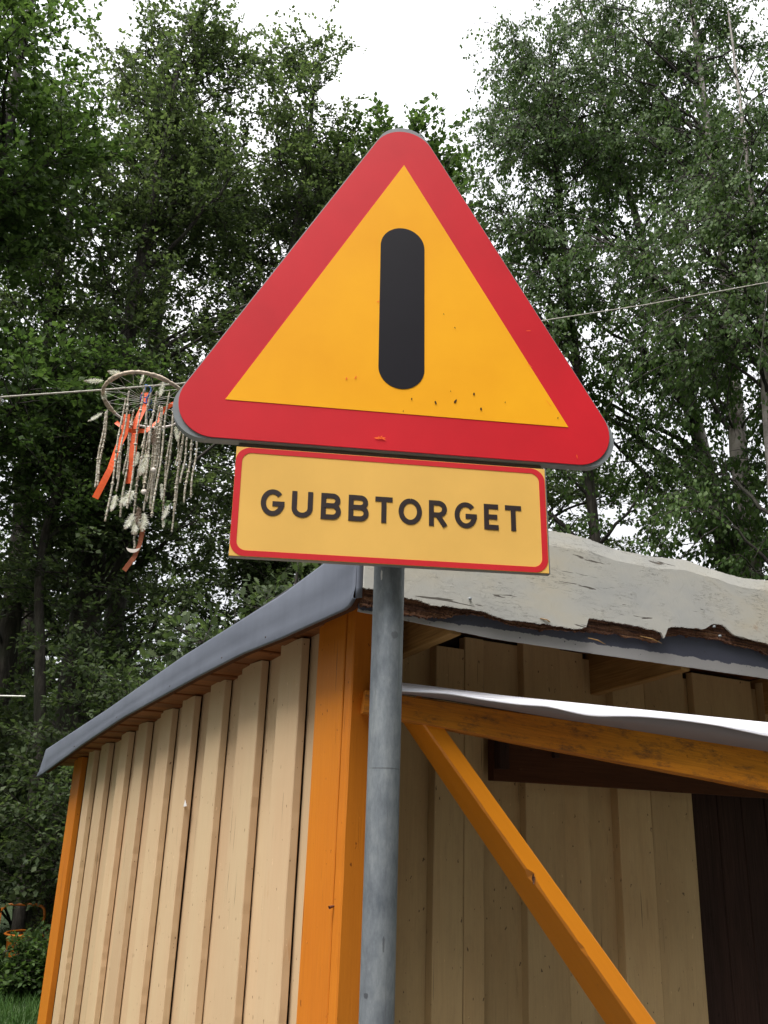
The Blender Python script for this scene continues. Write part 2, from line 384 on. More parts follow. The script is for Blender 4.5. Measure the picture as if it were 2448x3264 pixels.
def leafmat(name, c0, c1, c2, trans=.35):
    m, t, bs = mat_new(name)
    at = N(t, 'ShaderNodeAttribute', attribute_name='leafvar').outputs['Fac']
    oc = N(t, 'ShaderNodeTexCoord').outputs['Object']
    n = noise(t, oc, .45, 3)
    f = math_(t, 'ADD', math_(t, 'MULTIPLY', at, .6), math_(t, 'MULTIPLY', math_(t, 'SUBTRACT', n, .2), .7))
    c = ramp(t, f, [(.1, c0), (.5, c1), (.95, c2)])
    t.links.new(c, bs.inputs['Base Color']); bs.inputs['Roughness'].default_value = .55; bs.inputs['Specular IOR Level'].default_value = .18
    tr = N(t, 'ShaderNodeBsdfTranslucent')
    t.links.new(mixc(t, 1, c, (1.0, 1.12, .62, 1), 'MULTIPLY'), tr.inputs[0])
    mx = N(t, 'ShaderNodeMixShader'); mx.inputs[0].default_value = trans
    t.links.new(bs.outputs[0], mx.inputs[1]); t.links.new(tr.outputs[0], mx.inputs[2])
    t.links.new(mx.outputs[0], t.nodes['Material Output'].inputs[0])
    return m
LEAF_D = leafmat('dark_green_leaves', (.052, .076, .038, 1), (.088, .120, .058, 1), (.145, .18, .085, 1), .48)
LEAF_M = leafmat('mid_green_leaves', (.042, .074, .026, 1), (.072, .118, .040, 1), (.125, .185, .060, 1), .45)
LEAF_B = leafmat('birch_leaves', (.046, .088, .026, 1), (.076, .130, .040, 1), (.135, .20, .062, 1), .48)
GRASSM = leafmat('grass_blades', (.03, .07, .018, 1), (.055, .115, .03, 1), (.10, .17, .05, 1), .3)
def bark(name, dark, mid, light, sc_=(14, 14, 3)):
    m, t, bs = mat_new(name)
    oc = N(t, 'ShaderNodeTexCoord').outputs['Object']
    n = noise(t, mapping(t, oc, sc_), 1, 7, .7, .4); n2 = noise(t, oc, 2.2, 4)
    c = ramp(t, n, [(.3, dark), (.5, mid), (.72, light)])
    c = mixc(t, ramp(t, n2, [(.5, G0), (.72, (.5, .5, .5, 1))]), c, srgb(70, 78, 56))
    t.links.new(c, bs.inputs['Base Color']); bs.inputs['Roughness'].default_value = .85; bump(t, n, bs, 1, .03)
    return m
BARK = bark('dark_furrowed_bark', srgb(30, 26, 23), srgb(58, 52, 46), srgb(98, 92, 84))
TWIG = bark('dark_branch_bark', srgb(30, 26, 24), srgb(48, 42, 38), srgb(74, 68, 62), (8, 8, 8))
def birchbark():
    m, t, bs = mat_new('birch_bark')
    oc = N(t, 'ShaderNodeTexCoord').outputs['Object']
    n = noise(t, mapping(t, oc, (4, 4, 34)), 1, 4, .55, .4); n2 = noise(t, mapping(t, oc, (5, 5, 2.2), (3, 3, 3)), 1, 5, .6, .6)
    c = ramp(t, noise(t, oc, 6, 3), [(.3, srgb(118, 112, 106)), (.7, srgb(168, 160, 152))])
    c = mixc(t, ramp(t, n, [(.62, G0), (.68, G1)]), c, srgb(62, 52, 48))
    c = mixc(t, ramp(t, n2, [(.52, G0), (.62, G1)]), c, srgb(74, 62, 56))
    t.links.new(c, bs.inputs['Base Color']); bs.inputs['Roughness'].default_value = .7; bump(t, n2, bs, .6, .01)
    return m
BIRCH = birchbark()

# ------------------------------------------------------------------ ground
def ground():
    n = 60; xs = np.sign(np.linspace(-1, 1, n + 1)) * np.abs(np.linspace(-1, 1, n + 1)) ** 2.2 * 160
    X, Y = np.meshgrid(xs, xs + 6, indexing='ij')
    Z = .03 * np.sin(X * .9) * np.cos(Y * .7) * np.clip((np.hypot(X, Y - 3) - 4) / 6, 0, 1)
    V = np.stack([X, Y, Z], -1).reshape(-1, 3); I = np.arange((n + 1) ** 2).reshape(n + 1, n + 1)
    F = np.stack([I[:-1, :-1], I[1:, :-1], I[1:, 1:], I[:-1, 1:]], -1).reshape(-1, 4)
    m, t, bs = mat_new('grass_and_gravel')
    oc = N(t, 'ShaderNodeTexCoord').outputs['Object']
    sx = N(t, 'ShaderNodeSeparateXYZ'); t.links.new(oc, sx.inputs[0])
    g = ramp(t, noise(t, oc, 9, 6, .7), [(.3, (.020, .035, .012, 1)), (.7, (.06, .10, .03, 1))])
    gv = ramp(t, noise(t, oc, 45, 5, .7), [(.3, (.06, .055, .05, 1)), (.7, (.16, .15, .13, 1))])
    e = math_(t, 'ADD', sx.outputs[1], math_(t, 'MULTIPLY', noise(t, oc, .7, 4), 3))
    f = ramp(t, math_(t, 'MULTIPLY', e, .1), [(.60, G1), (.68, G0)])
    t.links.new(mixc(t, f, g, gv), bs.inputs['Base Color']); bs.inputs['Roughness'].default_value = .9
    bump(t, noise(t, oc, 30, 5), bs, .8, .03)
    o = quadmesh('ground', V, F, m, None, True); tag(o, 'grass and gravel ground around the shed', kind='structure')
ground()

# ------------------------------------------------------------------ road sign
PX, PY = .0176, 1.69
sign = empty('road_sign', (PX, PY, 0))
tag(sign, 'red and yellow triangular warning sign over a GUBBTORGET name plate on a grey steel pole', 'road sign')
MS = Matrix(((0.98900490, -0.14662910, -0.01921483), (0.14644487, 0.98916123, -0.01067551), (0.02057191, 0.00774422, 0.99975838)))
TS = Vector((0.0283591, 1.61745924, 2.37010709)) - Vector((PX, PY, 0))
def place(o):
    o.matrix_local = Matrix.Translation(TS) @ MS.to_4x4(); return o
# pole
ring = []
zz = np.linspace(0, 2.74, 30)
pts = [(.0184 - PX - .0048 * (z - 1.28), 0, z) for z in zz]
V, F = tubes(np.array(pts)[None], np.full((1, 30), .0302), 40)
po = quadmesh('pole', V, F, GALV, sign, True)
tube('pole_cap', [(pts[-1][0], 0, 2.735), (pts[-1][0], 0, 2.752), (pts[-1][0], 0, 2.7525)], [.0325, .0325, .001], SRAIL, po, 24)
box('base_collar', (-.06, -.06, 0), (.06, .06, .06), SRAIL, po, .008)
CEN = .2021
def rtri(rho, r, n=14):
    """rounded equilateral triangle, inradius rho, corner radius r, centroid at z=CEN"""
    d = (rho - r) * 2; P = []
    for k, a0 in enumerate((90, 210, 330)):
        cx, cz = d * math.cos(R_(a0)), d * math.sin(R_(a0)) + CEN
        for j in range(n + 1):
            a = R_(a0 - 60 + 120 * j / n); P.append((cx + r * math.cos(a), cz + r * math.sin(a)))
    return P
pan = prism('triangle_panel', rtri(.286, .0635), .003, .026, SGREY, sign); place(pan)
prism('red_border', rtri(.2832, .071), 0, .0028, RED, pan)
prism('yellow_field', [(-.35, 0), (.35, 0), (0, .6062)], -.0007, .001, YEL, pan)
bar = []
for j in range(25): a = math.pi * j / 24; bar.append((-.0015 + .0478 * math.cos(a), .3914 + .0478 * math.sin(a)))
for j in range(25): a = math.pi + math.pi * j / 24; bar.append((-.0015 + .0478 * math.cos(a), .1022 + .0478 * math.sin(a)))
prism('black_bar', bar, -.0014, .0, BLACKF, pan)
# dirt specks and scratches (flat marks)
bm = bmesh.new()
def blob(x, z, rx, rz, rot=0, y=-.0017):
    vs = []
    for j in range(9):
        a = j * 2 * math.pi / 9; q = 1 + random.uniform(-.3, .3)
        px, pz = rx * q * math.cos(a), rz * q * math.sin(a)
        vs.append(bm.verts.new((x + px * math.cos(rot) - pz * math.sin(rot), y, z + px * math.sin(rot) + pz * math.cos(rot))))
    bm.faces.new(vs)
for x, z, s in [(.15, .0569, 1.3), (.1109, .0373, 1.5), (.0694, .0304, 1.4), (.1643, .0249, 1.3), (.0201, .0341, .8), (.1115, .2074, .7), (.0879, .2374, .5), (.2159, .0442, .5), (.3281, .0188, .7), (.0029, .0055, .5), (.101, .0588, .5)]:
    blob(x, z, .0016 * s, .0030 * s, random.uniform(-.5, .5))
me = bpy.data.meshes.new('dirt_speck'); bm.to_mesh(me); bm.free(); tag(link('dirt_speck', me, SPECK, pan), kind='stuff')
bm = bmesh.new()
for x, z, rx, rz, ro in [(-.0452, -.0572, .011, .0016, .1), (-.040, -.0572, .009, .0012, -.4), (-.043, -.056, .007, .001, .8), (.2729, .2171, .006, .0007, .1), (.3646, -.0644, .005, .0008, 1.8), (.2735, .134, .006, .0006, -.7), (-.1139, .0673, .003, .0012, 1.3), (-.0955, .0709, .004, .0012, 1), (-.052, .252, .003, .0009, .3), (.31, .05, .009, .0004, -.9)]:
    blob(x, z, rx, rz, ro)
me = bpy.data.meshes.new('paint_scratch'); bm.to_mesh(me); bm.free(); tag(link('paint_scratch', me, SCRATCH, pan), kind='stuff')
# rails behind
for nm, z0, z1, y0, y1 in (('stiffening_rail', -.0965, -.0835, .012, .040), ('stiffening_rail', .30, .33, .026, .046), ('stiffening_rail', -.26, -.23, .006, .046)):
    r_ = box(nm, (-.318 if z0 < .2 else -.16, y0, z0), (.292 if z0 < .2 else .16, y1, z1), SRAIL, sign, .002); place(r_)
for z in (.315, -.245):
    c_ = box('pole_clamp', (-.045, .046, z - .015), (.045, .115, z + .015), SRAIL, sign, .003); place(c_)
# name plate
pl = box('name_plate', (-.3215, 0, -.3142), (.2945, .003, -.097), PALEY, sign, 0); place(pl)
fl = box('plate_flange', (-.3195, .0032, -.3150), (.2980, .018, -.0975), SGREY, sign, 0); place(fl)
def rrect(x0, x1, z0, z1, r, n=8):
    P = []
    for cx, cz, a0 in ((x1 - r, z1 - r, 0), (x0 + r, z1 - r, 90), (x0 + r, z0 + r, 180), (x1 - r, z0 + r, 270)):
        for j in range(n + 1):
            a = R_(a0 + 90 * j / n); P.append((cx + r * math.cos(a), cz + r * math.sin(a)))
    return P
prism('plate_border', rrect(-.3213, .2935, -.3140, -.0978, .0275), -.0006, .001, PBORD, pl, hole=rrect(-.3093, .2815, -.3030, -.1085, .018))
# letters drawn with strokes of constant width
SW = .0098
def arc(cx, cz, rx, rz, a0, a1, n=22):
    return [(cx + rx * math.cos(R_(a0 + (a1 - a0) * j / n)), cz + rz * math.sin(R_(a0 + (a1 - a0) * j / n))) for j in range(n + 1)]
def letter(strokes, x0, zb=-.2325, H=.0525):
    V = []; F = []
    for s, pts in enumerate(strokes):
        P = [np.array((x0 + a, zb + b)) for a, b in pts]; L = []; Rr = []
        for i, p in enumerate(P):
            t1 = P[i] - P[i - 1] if i else P[1] - P[0]; t2 = P[i + 1] - P[i] if i < len(P) - 1 else t1
            t1 = t1 / np.linalg.norm(t1); t2 = t2 / np.linalg.norm(t2); n1 = np.array((-t1[1], t1[0])); n2 = np.array((-t2[1], t2[0]))
            nn = n1 + n2; nn = nn / max(np.dot(nn, n1), .35)
            L.append(p + nn * SW / 2); Rr.append(p - nn * SW / 2)
        y = -.0008 - .00012 * s; b = len(V)
        for l, r in zip(L, Rr): V += [(l[0], y, l[1]), (r[0], y, r[1]), (l[0], .0005, l[1]), (r[0], .0005, r[1])]
        k = len(P)
        for i in range(k - 1):
            q = b + 4 * i; F += [(q, q + 1, q + 5, q + 4), (q, q + 4, q + 6, q + 2), (q + 1, q + 3, q + 7, q + 5)]
        F += [(b, b + 2, b + 3, b + 1), (b + 4 * k - 4, b + 4 * k - 3, b + 4 * k - 1, b + 4 * k - 2)]
    o = pydata('letter', V, F, LETTER, pl)
    bm = bmesh.new(); bm.from_mesh(o.data); bmesh.ops.recalc_face_normals(bm, faces=bm.faces); bm.to_mesh(o.data); bm.free()
    return o
h = SW / 2; H = .0525
def gG(W):
    cx, cz, rx, rz = W / 2, H / 2, W / 2 - h, H / 2 - h + .0004
    return [arc(cx, cz, rx, rz, 42, 352, 34) + [(W - h, H / 2 - .0008)], [(W * .49, H / 2 - .002), (W - h * .05, H / 2 - .002)]]
def gU(W): return [[(h, H), (h, W / 2)] + arc(W / 2, W / 2 - .001, W / 2 - h, W / 2 - h - .001, 180, 360, 18) + [(W - h, H)]]
def gB(W):
    r1 = (H * .54 - SW) / 2 + .001; zt = H - h; zm = H * .53; r2 = (zm - h) / 2; r1 = (zt - zm) / 2
    return [[(h, 0), (h, H)], [(h, zt)] + arc(W - .0015 - h - r1, zt - r1, r1, r1, 90, -90, 12) + [(h, zm)], [(h, zm)] + arc(W - h - r2, h + r2, r2, r2, 90, -90, 12) + [(h, h)]]
def gT(W, s=0): return [[(0, H - h), (W, H - h)], [(W / 2, 0), (W / 2, H - h)]]
def gO(W): return [arc(W / 2, H / 2, W / 2 - h, H / 2 - h + .0004, 90, 449.9, 44)]
def gR(W):
    zt = H - h; zm = H * .44; r = (zt - zm) / 2
    return [[(h, 0), (h, H)], [(h, zt)] + arc(W - .001 - h - r, zt - r, r, r, 90, -90, 12) + [(h, zm)], [(W * .46, zm), (W - h * .95, 0)]]
def gE(W): return [[(h, 0), (h, H)], [(h, H - h), (W, H - h)], [(h, H / 2), (W * .92, H / 2)], [(h, h), (W, h)]]
for fn, a, b in ((gG, -.2692, -.2241), (gU, -.2107, -.1706), (gB, -.1550, -.1163), (gB, -.1020, -.0627), (gT, -.0501, -.0163), (gO, -.0043, .0417), (gR, .0556, .0926), (gG, .1068, .1517), (gE, .1660, .1951), (gT, .2090, .2421)):
    letter(fn(b - a), a)

# ------------------------------------------------------------------ shed (local x along the front wall, y along the side wall)
AZ = 60
shed = empty('garden_shed', (-.1016, 3.1, 0), R_(90 - AZ))
tag(shed, 'cream board shed with orange corner posts, grey metal roof edge and rotten grey front fascia', 'shed')
X, Y, Z = (1, 0, 0), (0, 1, 0), (0, 0, 1)
deckz = lambda v: 2.293 - .09 * v
wl = box('side_wall', (.050, .03, 0), (.085, 4.14, 1.90), DARKIN, shed)
# tops of backing follow the roof slope
for v in wl.data.vertices:
    if v.co.z > 1: v.co.z = deckz(v.co.y) + .03
near = [3.601, 3.235, 2.774, 2.41, 1.966, 1.612, 1.208, .791, .389]
# every proud board starts (near edge) where its shaded edge begins; its thickness shows as that shaded edge
rr = np.random.default_rng(3)
tops = lambda v: deckz(v) + .008
bnear = sorted(near)                      # .389 ... 3.601
widths = [.20, .215, .19, .185, .20, .18, .17, .19, .16]
under_edges = []
for i, (v0, wd) in enumerate(zip(bnear, widths)):
    v1 = v0 + wd; c = (v0 + v1) / 2; dz = rr.uniform(-.004, .004)
    lean = rr.uniform(-.003, .003)
    plank('board', (dz, c, 0), (dz + lean, c + rr.uniform(-.004, .004), tops(c)), Y, X, wd, .035, CREAM, wl, seg=56, jit=.0015, ch=.0035)
    under_edges.append((v0, v1))
prev = .243
for i, (v0, v1) in enumerate(under_edges + [(3.84, 4.16)]):
    a, b = prev + .004, v0 + .016
    if b - a > .03:
        c = (a + b) / 2; q = .0385 + rr.uniform(0, .005)
        plank('board', (q, c, 0), (q + rr.uniform(-.002, .003), c, tops(c)), Y, X, b - a, .014, CREAM, wl, seg=40, jit=.0016)
    prev = v1 - .022
plank('corner_board', (-.004, 4.03, 0), (-.004, 4.03, deckz(4.03) + .008), Y, X, .235, .04, ORANGE, wl, seg=12)
cb = plank('corner_board', (-.008, .1325, 0), (-.008, .1325, 2.29), Y, X, .213, .034, ORANGE, wl, seg=24, jit=.0008)
cp = plank('corner_post', (.070, -.036, 0), (.072, -.036, 2.305), X, Y, .158, .055, ORANGE, shed, seg=24, jit=.0014, ch=.0045)
box('post_core', (.004, .0195, 0), (.14, .12, 2.29), DARKIN, shed)
# rusty screw in the groove
sc_ = tube('screw', [(-.026, .012, 1.325), (-.006, .012, 1.33), (.01, .012, 1.332)], [.0055, .0028, .0028], RUST, wl, 8)
# small white paper scrap stuck on the boards
pydata('paper_scrap', [(-.003, 1.62, 1.62), (-.003, 1.57, 1.625), (-.004, 1.60, 1.655)], [(0, 1, 2)], WHT0, wl)
# front wall, recessed under the eaves
wf = box('front_wall', (.09, .275, 0), (4.4, .31, 2.42), DARKIN, shed)
def fb(u0, u1, v, z1, mat=CREAM2, z0=0, t=.02, nm='board', par=None):
    plank(nm, ((u0 + u1) / 2, v, z0), ((u0 + u1) / 2 + rr.uniform(-.003, .003), v, z1), X, Y, u1 - u0, t, mat, par or wf, seg=14, jit=.001)
fb(.09, .25, .244, 2.30); fb(.254, .512, .247, 2.275)
fb(.50, .637, .200, 2.262, t=.047); fb(.640, .735, .203, 2.315, t=.044)
fb(.728, .952, .243, 2.322)
fb(.942, 1.148, .203, 2.338, t=.042); fb(1.152, 1.29, .212, 2.325, t=.034)
fb(1.28, 1.46, .246, 2.31)
fb(1.450, 1.648, .200, 2.34, t=.047); fb(1.651, 1.915, .204, 2.325, t=.045)
fb(1.905, 1.985, .246, 2.29)
fb(1.980, 2.405, .206, 2.315, z0=1.80, t=.04); fb(2.40, 2.50, .246, 2.29, z0=1.80); fb(2.49, 2.93, .20, 2.32, z0=1.80, t=.045); fb(2.95, 3.5, .20, 2.32, z0=1.8, t=.045); fb(3.53, 4.38, .20, 2.32, t=.045)
hd = plank('door_header', (.748, .160, 1.838), (2.42, .160, 1.838), Z, Y, .165, .036, BROWN, wf, seg=10)
plank('header_block', (.775, .122, 1.80), (.775, .122, 1.98), X, Y, .05, .036, DOOR, wf, seg=3)
plank('header_block', (1.06, .14, 1.86), (1.06, .14, 1.98), X, Y, .028, .019, DOOR, wf, seg=3)
dr = box('dark_door', (1.95, .262, .05), (3.5, .274, 1.80), DARKIN, wf)
for k in range(9):
    a = 1.955 + k * .17
    plank('door_plank', (a + .084, .240, .05), (a + .082, .240, 1.785), X, Y, .166, .020, DOOR, dr, seg=6)
# other walls, out of sight
for nm, lo, hi in (('back_wall', (.05, 4.10, 0), (4.4, 4.14, 1.93)), ('far_wall', (4.36, .31, 0), (4.4, 4.1, 1.95))):
    b_ = box(nm, lo, hi, CREAM2, shed); b_.data.uv_layers.new(name='UVMap')
# roof
roof = box('roof', (-.14, -.29, 2.415), (4.5, 4.56, 2.43), FELT, shed)
for v in roof.data.vertices: v.co.z += -.095 * v.co.y
# soffit boards seen under the side overhang, closing the front corner too
for k in range(40):
    v0 = -.285 + k * .1205; c = v0 + .06
    dz = (.0, .007, .003, .010)[k % 4] + rr.uniform(0, .003)
    ue = .21 if c < .2 else .07
    plank('soffit_board', (-.118, c, deckz(c) + dz), (ue, c, deckz(c) + dz), (0, 1, -.09), Z, .117, .02, SOFFIT, roof, seg=3, jit=.0012)
# deck boards over the front eaves
for k in range(5):
    c = -.285 + k * .125 + .06
    plank('deck_board', (.0, c, 2.368 - .1 * c), (4.45, c, 2.368 - .1 * c), (0, 1, -.1), Z, .12, .02, SOFFIT, roof, seg=6)
# rafters
for u in (.232, 1.357, 2.49, 3.6):
    plank('rafter', (u, -.274, 2.296), (u, .27, 2.245), Z, X, .186, .050, RAFTER, roof, seg=6, jit=.0012)
# rake trim: slate grey folded sheet on a board
top_k = [(-.30, 2.50), (-.073, 2.434), (.283, 2.387), (1.419, 2.301), (2.773, 2.161), (4.484, 2.005)]
bot_k = [(-.30, 2.262), (-.288, 2.245), (-.246, 2.235), (.253, 2.214), (.634, 2.207), (1.166, 2.173), (2.333, 2.084), (3.285, 1.979), (4.62, 1.806)]
def interp(kk, x): return float(np.interp(x, [a for a, b in kk], [b for a, b in kk]))
vs = np.concatenate([np.linspace(-.302, .1, 14), np.linspace(.17, 4.50, 50)])
V = []; NS = len(vs); rk = np.random.default_rng(5)
wv = np.convolve(rk.normal(0, 1, NS + 8), np.ones(7) / 7, 'same')[4:-4]
U_R = -.150
for i, v in enumerate(vs):
    zt = interp(top_k, v); zb = interp(bot_k, v); last = i == NS - 1
    vb = v + (.17 if last else 0); q = .002 * wv[i]; u = U_R; zb = zb - (.012 if last else 0)
    V += [(u + .10, v, zt + .012), (u + .006, v, zt + .004), (u - .001 + q * .3, v, zt - .008), (u + q, v + (vb - v) * .5, (zt + zb) / 2), (u - .001 + q, v + (vb - v) * .8, zb + .04), (u - .009 + q, vb, zb + .004), (u - .007 + q, vb, zb - .002), (u + .002, vb, zb + .002)]
F = [(a * 8 + j, a * 8 + j + 1, a * 8 + 9 + j, a * 8 + 8 + j) for a in range(NS - 1) for j in range(7)]
rt = pydata('rake_trim', V, F, SLATE, roof, smooth=True)
sm = rt.modifiers.new('t', 'SOLIDIFY'); sm.thickness = .0016; sm.offset = -1
V = []
for v in vs[:-1]:
    zt = interp(top_k, v) - .02; zb = interp(bot_k, v) + .003
    V += [(U_R + .004, v, zb), (U_R + .004, v, zt), (U_R + .030, v, zt), (U_R + .030, v, zb)]
n_ = NS - 1
F = [(a * 4 + j, a * 4 + (j + 1) % 4, a * 4 + 4 + (j + 1) % 4, a * 4 + 4 + j) for a in range(n_ - 1) for j in range(4)] + [(0, 1, 2, 3), tuple(n_ * 4 - 1 - j for j in range(4))]
rb_ = pydata('rake_board', V, F, BROWN, roof); rb_.data.uv_layers.new(name='UVMap')
# folded end of the sheet lapping the corner
V = []
for k, z in enumerate(np.linspace(2.262, 2.50, 8)):
    V += [(-.1515, -.301, z), (-.146, -.3065, z), (-.130, -.3075, z + .004)]
F = [(a * 3 + j, a * 3 + j + 1, a * 3 + 4 + j, a * 3 + 3 + j) for a in range(7) for j in range(2)]
ec = pydata('rake_end_cap', V, F, SLATE, roof, smooth=True); ec.modifiers.new('t', 'SOLIDIFY').thickness = .002
for v in (.40, .86, 1.55, 2.5, 3.5):
    u = U_R; z = interp(bot_k, v) + .03
    tube('roofing_nail', [(u - .0005, v, z), (u - .007, v, z), (u - .0075, v, z)], [.004, .004, .0005], DARKIN, roof, 8)
# front fascia
def wig(xs, amp, seed, k=1):
    r = np.random.default_rng(seed); n = len(xs)
    a = r.normal(0, 1, n); a = np.convolve(a, np.ones(k) / k, 'same'); return a * amp
us = np.concatenate([np.linspace(-.128, 2.2, 520), np.linspace(2.21, 4.5, 120)])
ft = [(-.13, 2.42), (.1, 2.53), (.35, 2.61), (.66, 2.646), (.754, 2.652), (.858, 2.651), (.991, 2.634), (1.202, 2.640), (1.396, 2.661), (1.503, 2.649), (1.661, 2.642), (1.759, 2.641), (1.930, 2.658), (4.5, 2.65)]
fbm = [(-.13, 2.30), (.041, 2.289), (.132, 2.281), (.311, 2.290), (.466, 2.275), (.629, 2.284), (.775, 2.285), (.822, 2.297), (.838, 2.335), (1.038, 2.340), (1.215, 2.334), (1.233, 2.310), (1.255, 2.350), (1.283, 2.363), (1.470, 2.376), (1.525, 2.408), (1.582, 2.412), (1.63, 2.385), (1.671, 2.372), (1.882, 2.366), (4.5, 2.36)]
rotb = [(-.13, 2.245), (.043, 2.238), (.133, 2.240), (.236, 2.261), (.311, 2.281), (.377, 2.276), (.466, 2.262), (.535, 2.262), (.629, 2.265), (.775, 2.281), (.839, 2.286), (.968, 2.293), (1.102, 2.294), (1.20, 2.287), (1.228, 2.305), (1.244, 2.322), (1.332, 2.339), (1.466, 2.346), (1.574, 2.349), (1.667, 2.339), (1.779, 2.337), (1.874, 2.321), (4.5, 2.32)]
def sheet(name, ztop, zbot, v0, v1, mat, parent, rows=6, roundtop=0, bulge=0):
    V = []; n = len(us)
    for i, u in enumerate(us):
        a, b = ztop[i], zbot[i]
        for j in range(rows + 1):
            s = j / rows; V.append((u, v0 - bulge * math.sin(s * math.pi) + (roundtop if j == 0 else 0), a + (b - a) * s))
        for j in range(2):
            V.append((u, v1, b if j == 0 else a))
    c = rows + 3; F = []
    for i in range(n - 1):
        for j in range(c): F.append((i * c + j, i * c + (j + 1) % c, (i + 1) * c + (j + 1) % c, (i + 1) * c + j))
    F += [tuple(range(c)), tuple((n - 1) * c + j for j in range(c - 1, -1, -1))]
    o = pydata(name, V, F, mat, parent)
    bm = bmesh.new(); bm.from_mesh(o.data); bmesh.ops.recalc_face_normals(bm, faces=bm.faces); bm.to_mesh(o.data); bm.free()
    return o
T_ = np.array([interp(ft, u) for u in us]) + wig(us, .0012, 1, 3)
B_ = np.array([interp(fbm, u) for u in us]) + wig(us, .0013, 2, 1) + wig(us, .003, 22, 9)
Q_ = np.array([interp(rotb, u) for u in us]) + wig(us, .0022, 3, 1) + wig(us, .006, 23, 11)
Q_ = np.minimum(Q_, B_ + .004)
F_ = -.312
sheet('fascia_board', T_, B_, F_, F_ + .008, FPAINT, roof, roundtop=.007, bulge=.0)
core = sheet('rotten_board_core', np.maximum(B_ + .05, Q_ + .02), Q_, F_ + .0085, F_ + .026, ROT, roof, rows=10)
rc = np.random.default_rng(9)
step = wig(us, .02, 31, 7)
for k_, v in enumerate(core.data.vertices):
    if v.co.y < F_ + .012:
        i = k_ // 13; j = k_ % 13
        v.co.y += .003 + abs(step[i]) * .35 + abs(rc.normal(0, .0012)) + (.004 if j % 3 == 0 else 0)
sheet('fascia_backing', T_ - .012, B_ + .048, F_ + .0085, F_ + .026, ROT, roof, rows=1)
sheet('drip_strip', np.full(len(us), 2.42), np.interp(us, [-.13, .043, .42, .9, 1.86, 4.5], [2.225, 2.221, 2.206, 2.210, 2.221, 2.22]) + wig(us, .0006, 4, 5), -.2835, -.279, DRIP, roof, rows=1)
# long shreds of bark and peeled paint, nail heads
for u, z, L, dz in ((.83, 2.258, .09, -.012), (.60, 2.30, .06, -.008), (1.1, 2.30, .12, -.012)):
    tube('wood_splinter', [(u, F_ - .0, z), (u + L * .5, F_ - .004, z + dz * .3), (u + L, F_ + .004, z + dz)], [.0015, .0025, .0008], RAFTER, roof, 5)
for u, z in ((.29, 2.325), (1.53, 2.395), (1.56, 2.36)):
    tube('nail_head', [(u, F_ + .003, z), (u, F_ - .0055, z), (u, F_ - .006, z)], [.005, .005, .0008], SGREY, roof, 10)
# gate: sagging top rail, diagonal brace and zinc capping, hung in front of the corner post
gate = empty('gate', (.03, -.07, 0), R_(-18), shed)
tr_ = plank('top_rail', (-.005, -.012, 1.9735), (2.3, -.012, 1.735), (.103, 0, .995), Y, .078, .06, ORANGE_W, gate, seg=26, w1=.185, t1=.07, ch=.004, jit=.001)
# brace
def brace():
    n = 90; V = []; uv = []
    P0 = np.array([.150, 1.978]); P1 = np.array([1.72, .02])            # along the ridge line (x,z)
    d = (P1 - P0) / np.linalg.norm(P1 - P0); pr = np.array([-d[1], d[0]])  # pr: up and right
    if pr[0] < 0: pr = -pr
    for k in range(n + 1):
        t = k / n; c = P0 + (P1 - P0) * t; wf_ = .053 + .012 * t; dp = .12; sk = .022 + .055 * t
        s = t * np.linalg.norm(P1 - P0)
        rag = .0006 * math.sin(s * 37) + .0004 * math.sin(s * 91 + 1)
        kn = math.exp(-((s - .705) / .016) ** 2) * .014 + math.exp(-((s - .975) / .006) ** 2) * .004
        ch = .0055 + rag + kn
        sec = [(ch, 0.0), (wf_ - .003, 0), (wf_, .003), (wf_ - .02, dp), (-sk, dp), (-sk * ch / dp, ch + .001)]
        per = [0, wf_, wf_ + .003, wf_ + dp, 2 * wf_ + dp, 2 * wf_ + 2 * dp]
        for (a, b), q in zip(sec, per):
            V.append((c[0] + pr[0] * a, b + .0005, c[1] + pr[1] * a)); uv.append((q + 3, s))
    F = [(k * 6 + j, k * 6 + (j + 1) % 6, k * 6 + 6 + (j + 1) % 6, k * 6 + 6 + j) for k in range(n) for j in range(6)]
    F += [tuple(range(5, -1, -1)), tuple(range(n * 6, n * 6 + 6))]
    o = pydata('brace', V, F, ORANGE_S, gate, uv=uv)
    bm = bmesh.new(); bm.from_mesh(o.data); bmesh.ops.recalc_face_normals(bm, faces=bm.faces); bm.to_mesh(o.data); bm.free()
    return o, P0, d
br, bP0, bd = brace()
kp = bP0 + bd * .707
kn_ = pydata('knot_hole', [(kp[0] + .006 * math.cos(a) * (.7 if a > math.pi else 1) + .004, .0025, kp[1] + .017 * math.sin(a)) for a in np.linspace(0, 2 * math.pi, 12, False)] + [(kp[0] + .004, .007, kp[1])], [(i, (i + 1) % 12, 12) for i in range(12)], ROT, br)
lt = [(-.02, 2.046), (.128, 2.039), (.484, 2.018), (.848, 2.006), (1.519, 1.983), (2.3, 1.955)]
ll = [(-.02, 2.008), (.114, 2.005), (.262, 2.007), (.407, 1.992), (.535, 1.984), (.629, 1.986), (.722, 1.968), (.788, 1.961), (.87, 1.966), (.962, 1.971), (1.11, 1.968), (1.26, 1.958), (1.47, 1.929), (2.3, 1.87)]
bt = [(-.02, 2.014), (.134, 2.004), (.289, 1.993), (.665, 1.955), (1.057, 1.921), (1.527, 1.879), (2.3, 1.815)]
ss = np.linspace(.055, 2.3, 90)
from math import sin
def smoothi(kk, x): return np.mean([interp(kk, x + d) for d in (-.04, -.02, 0, .02, .04)])
V = []; V2 = []
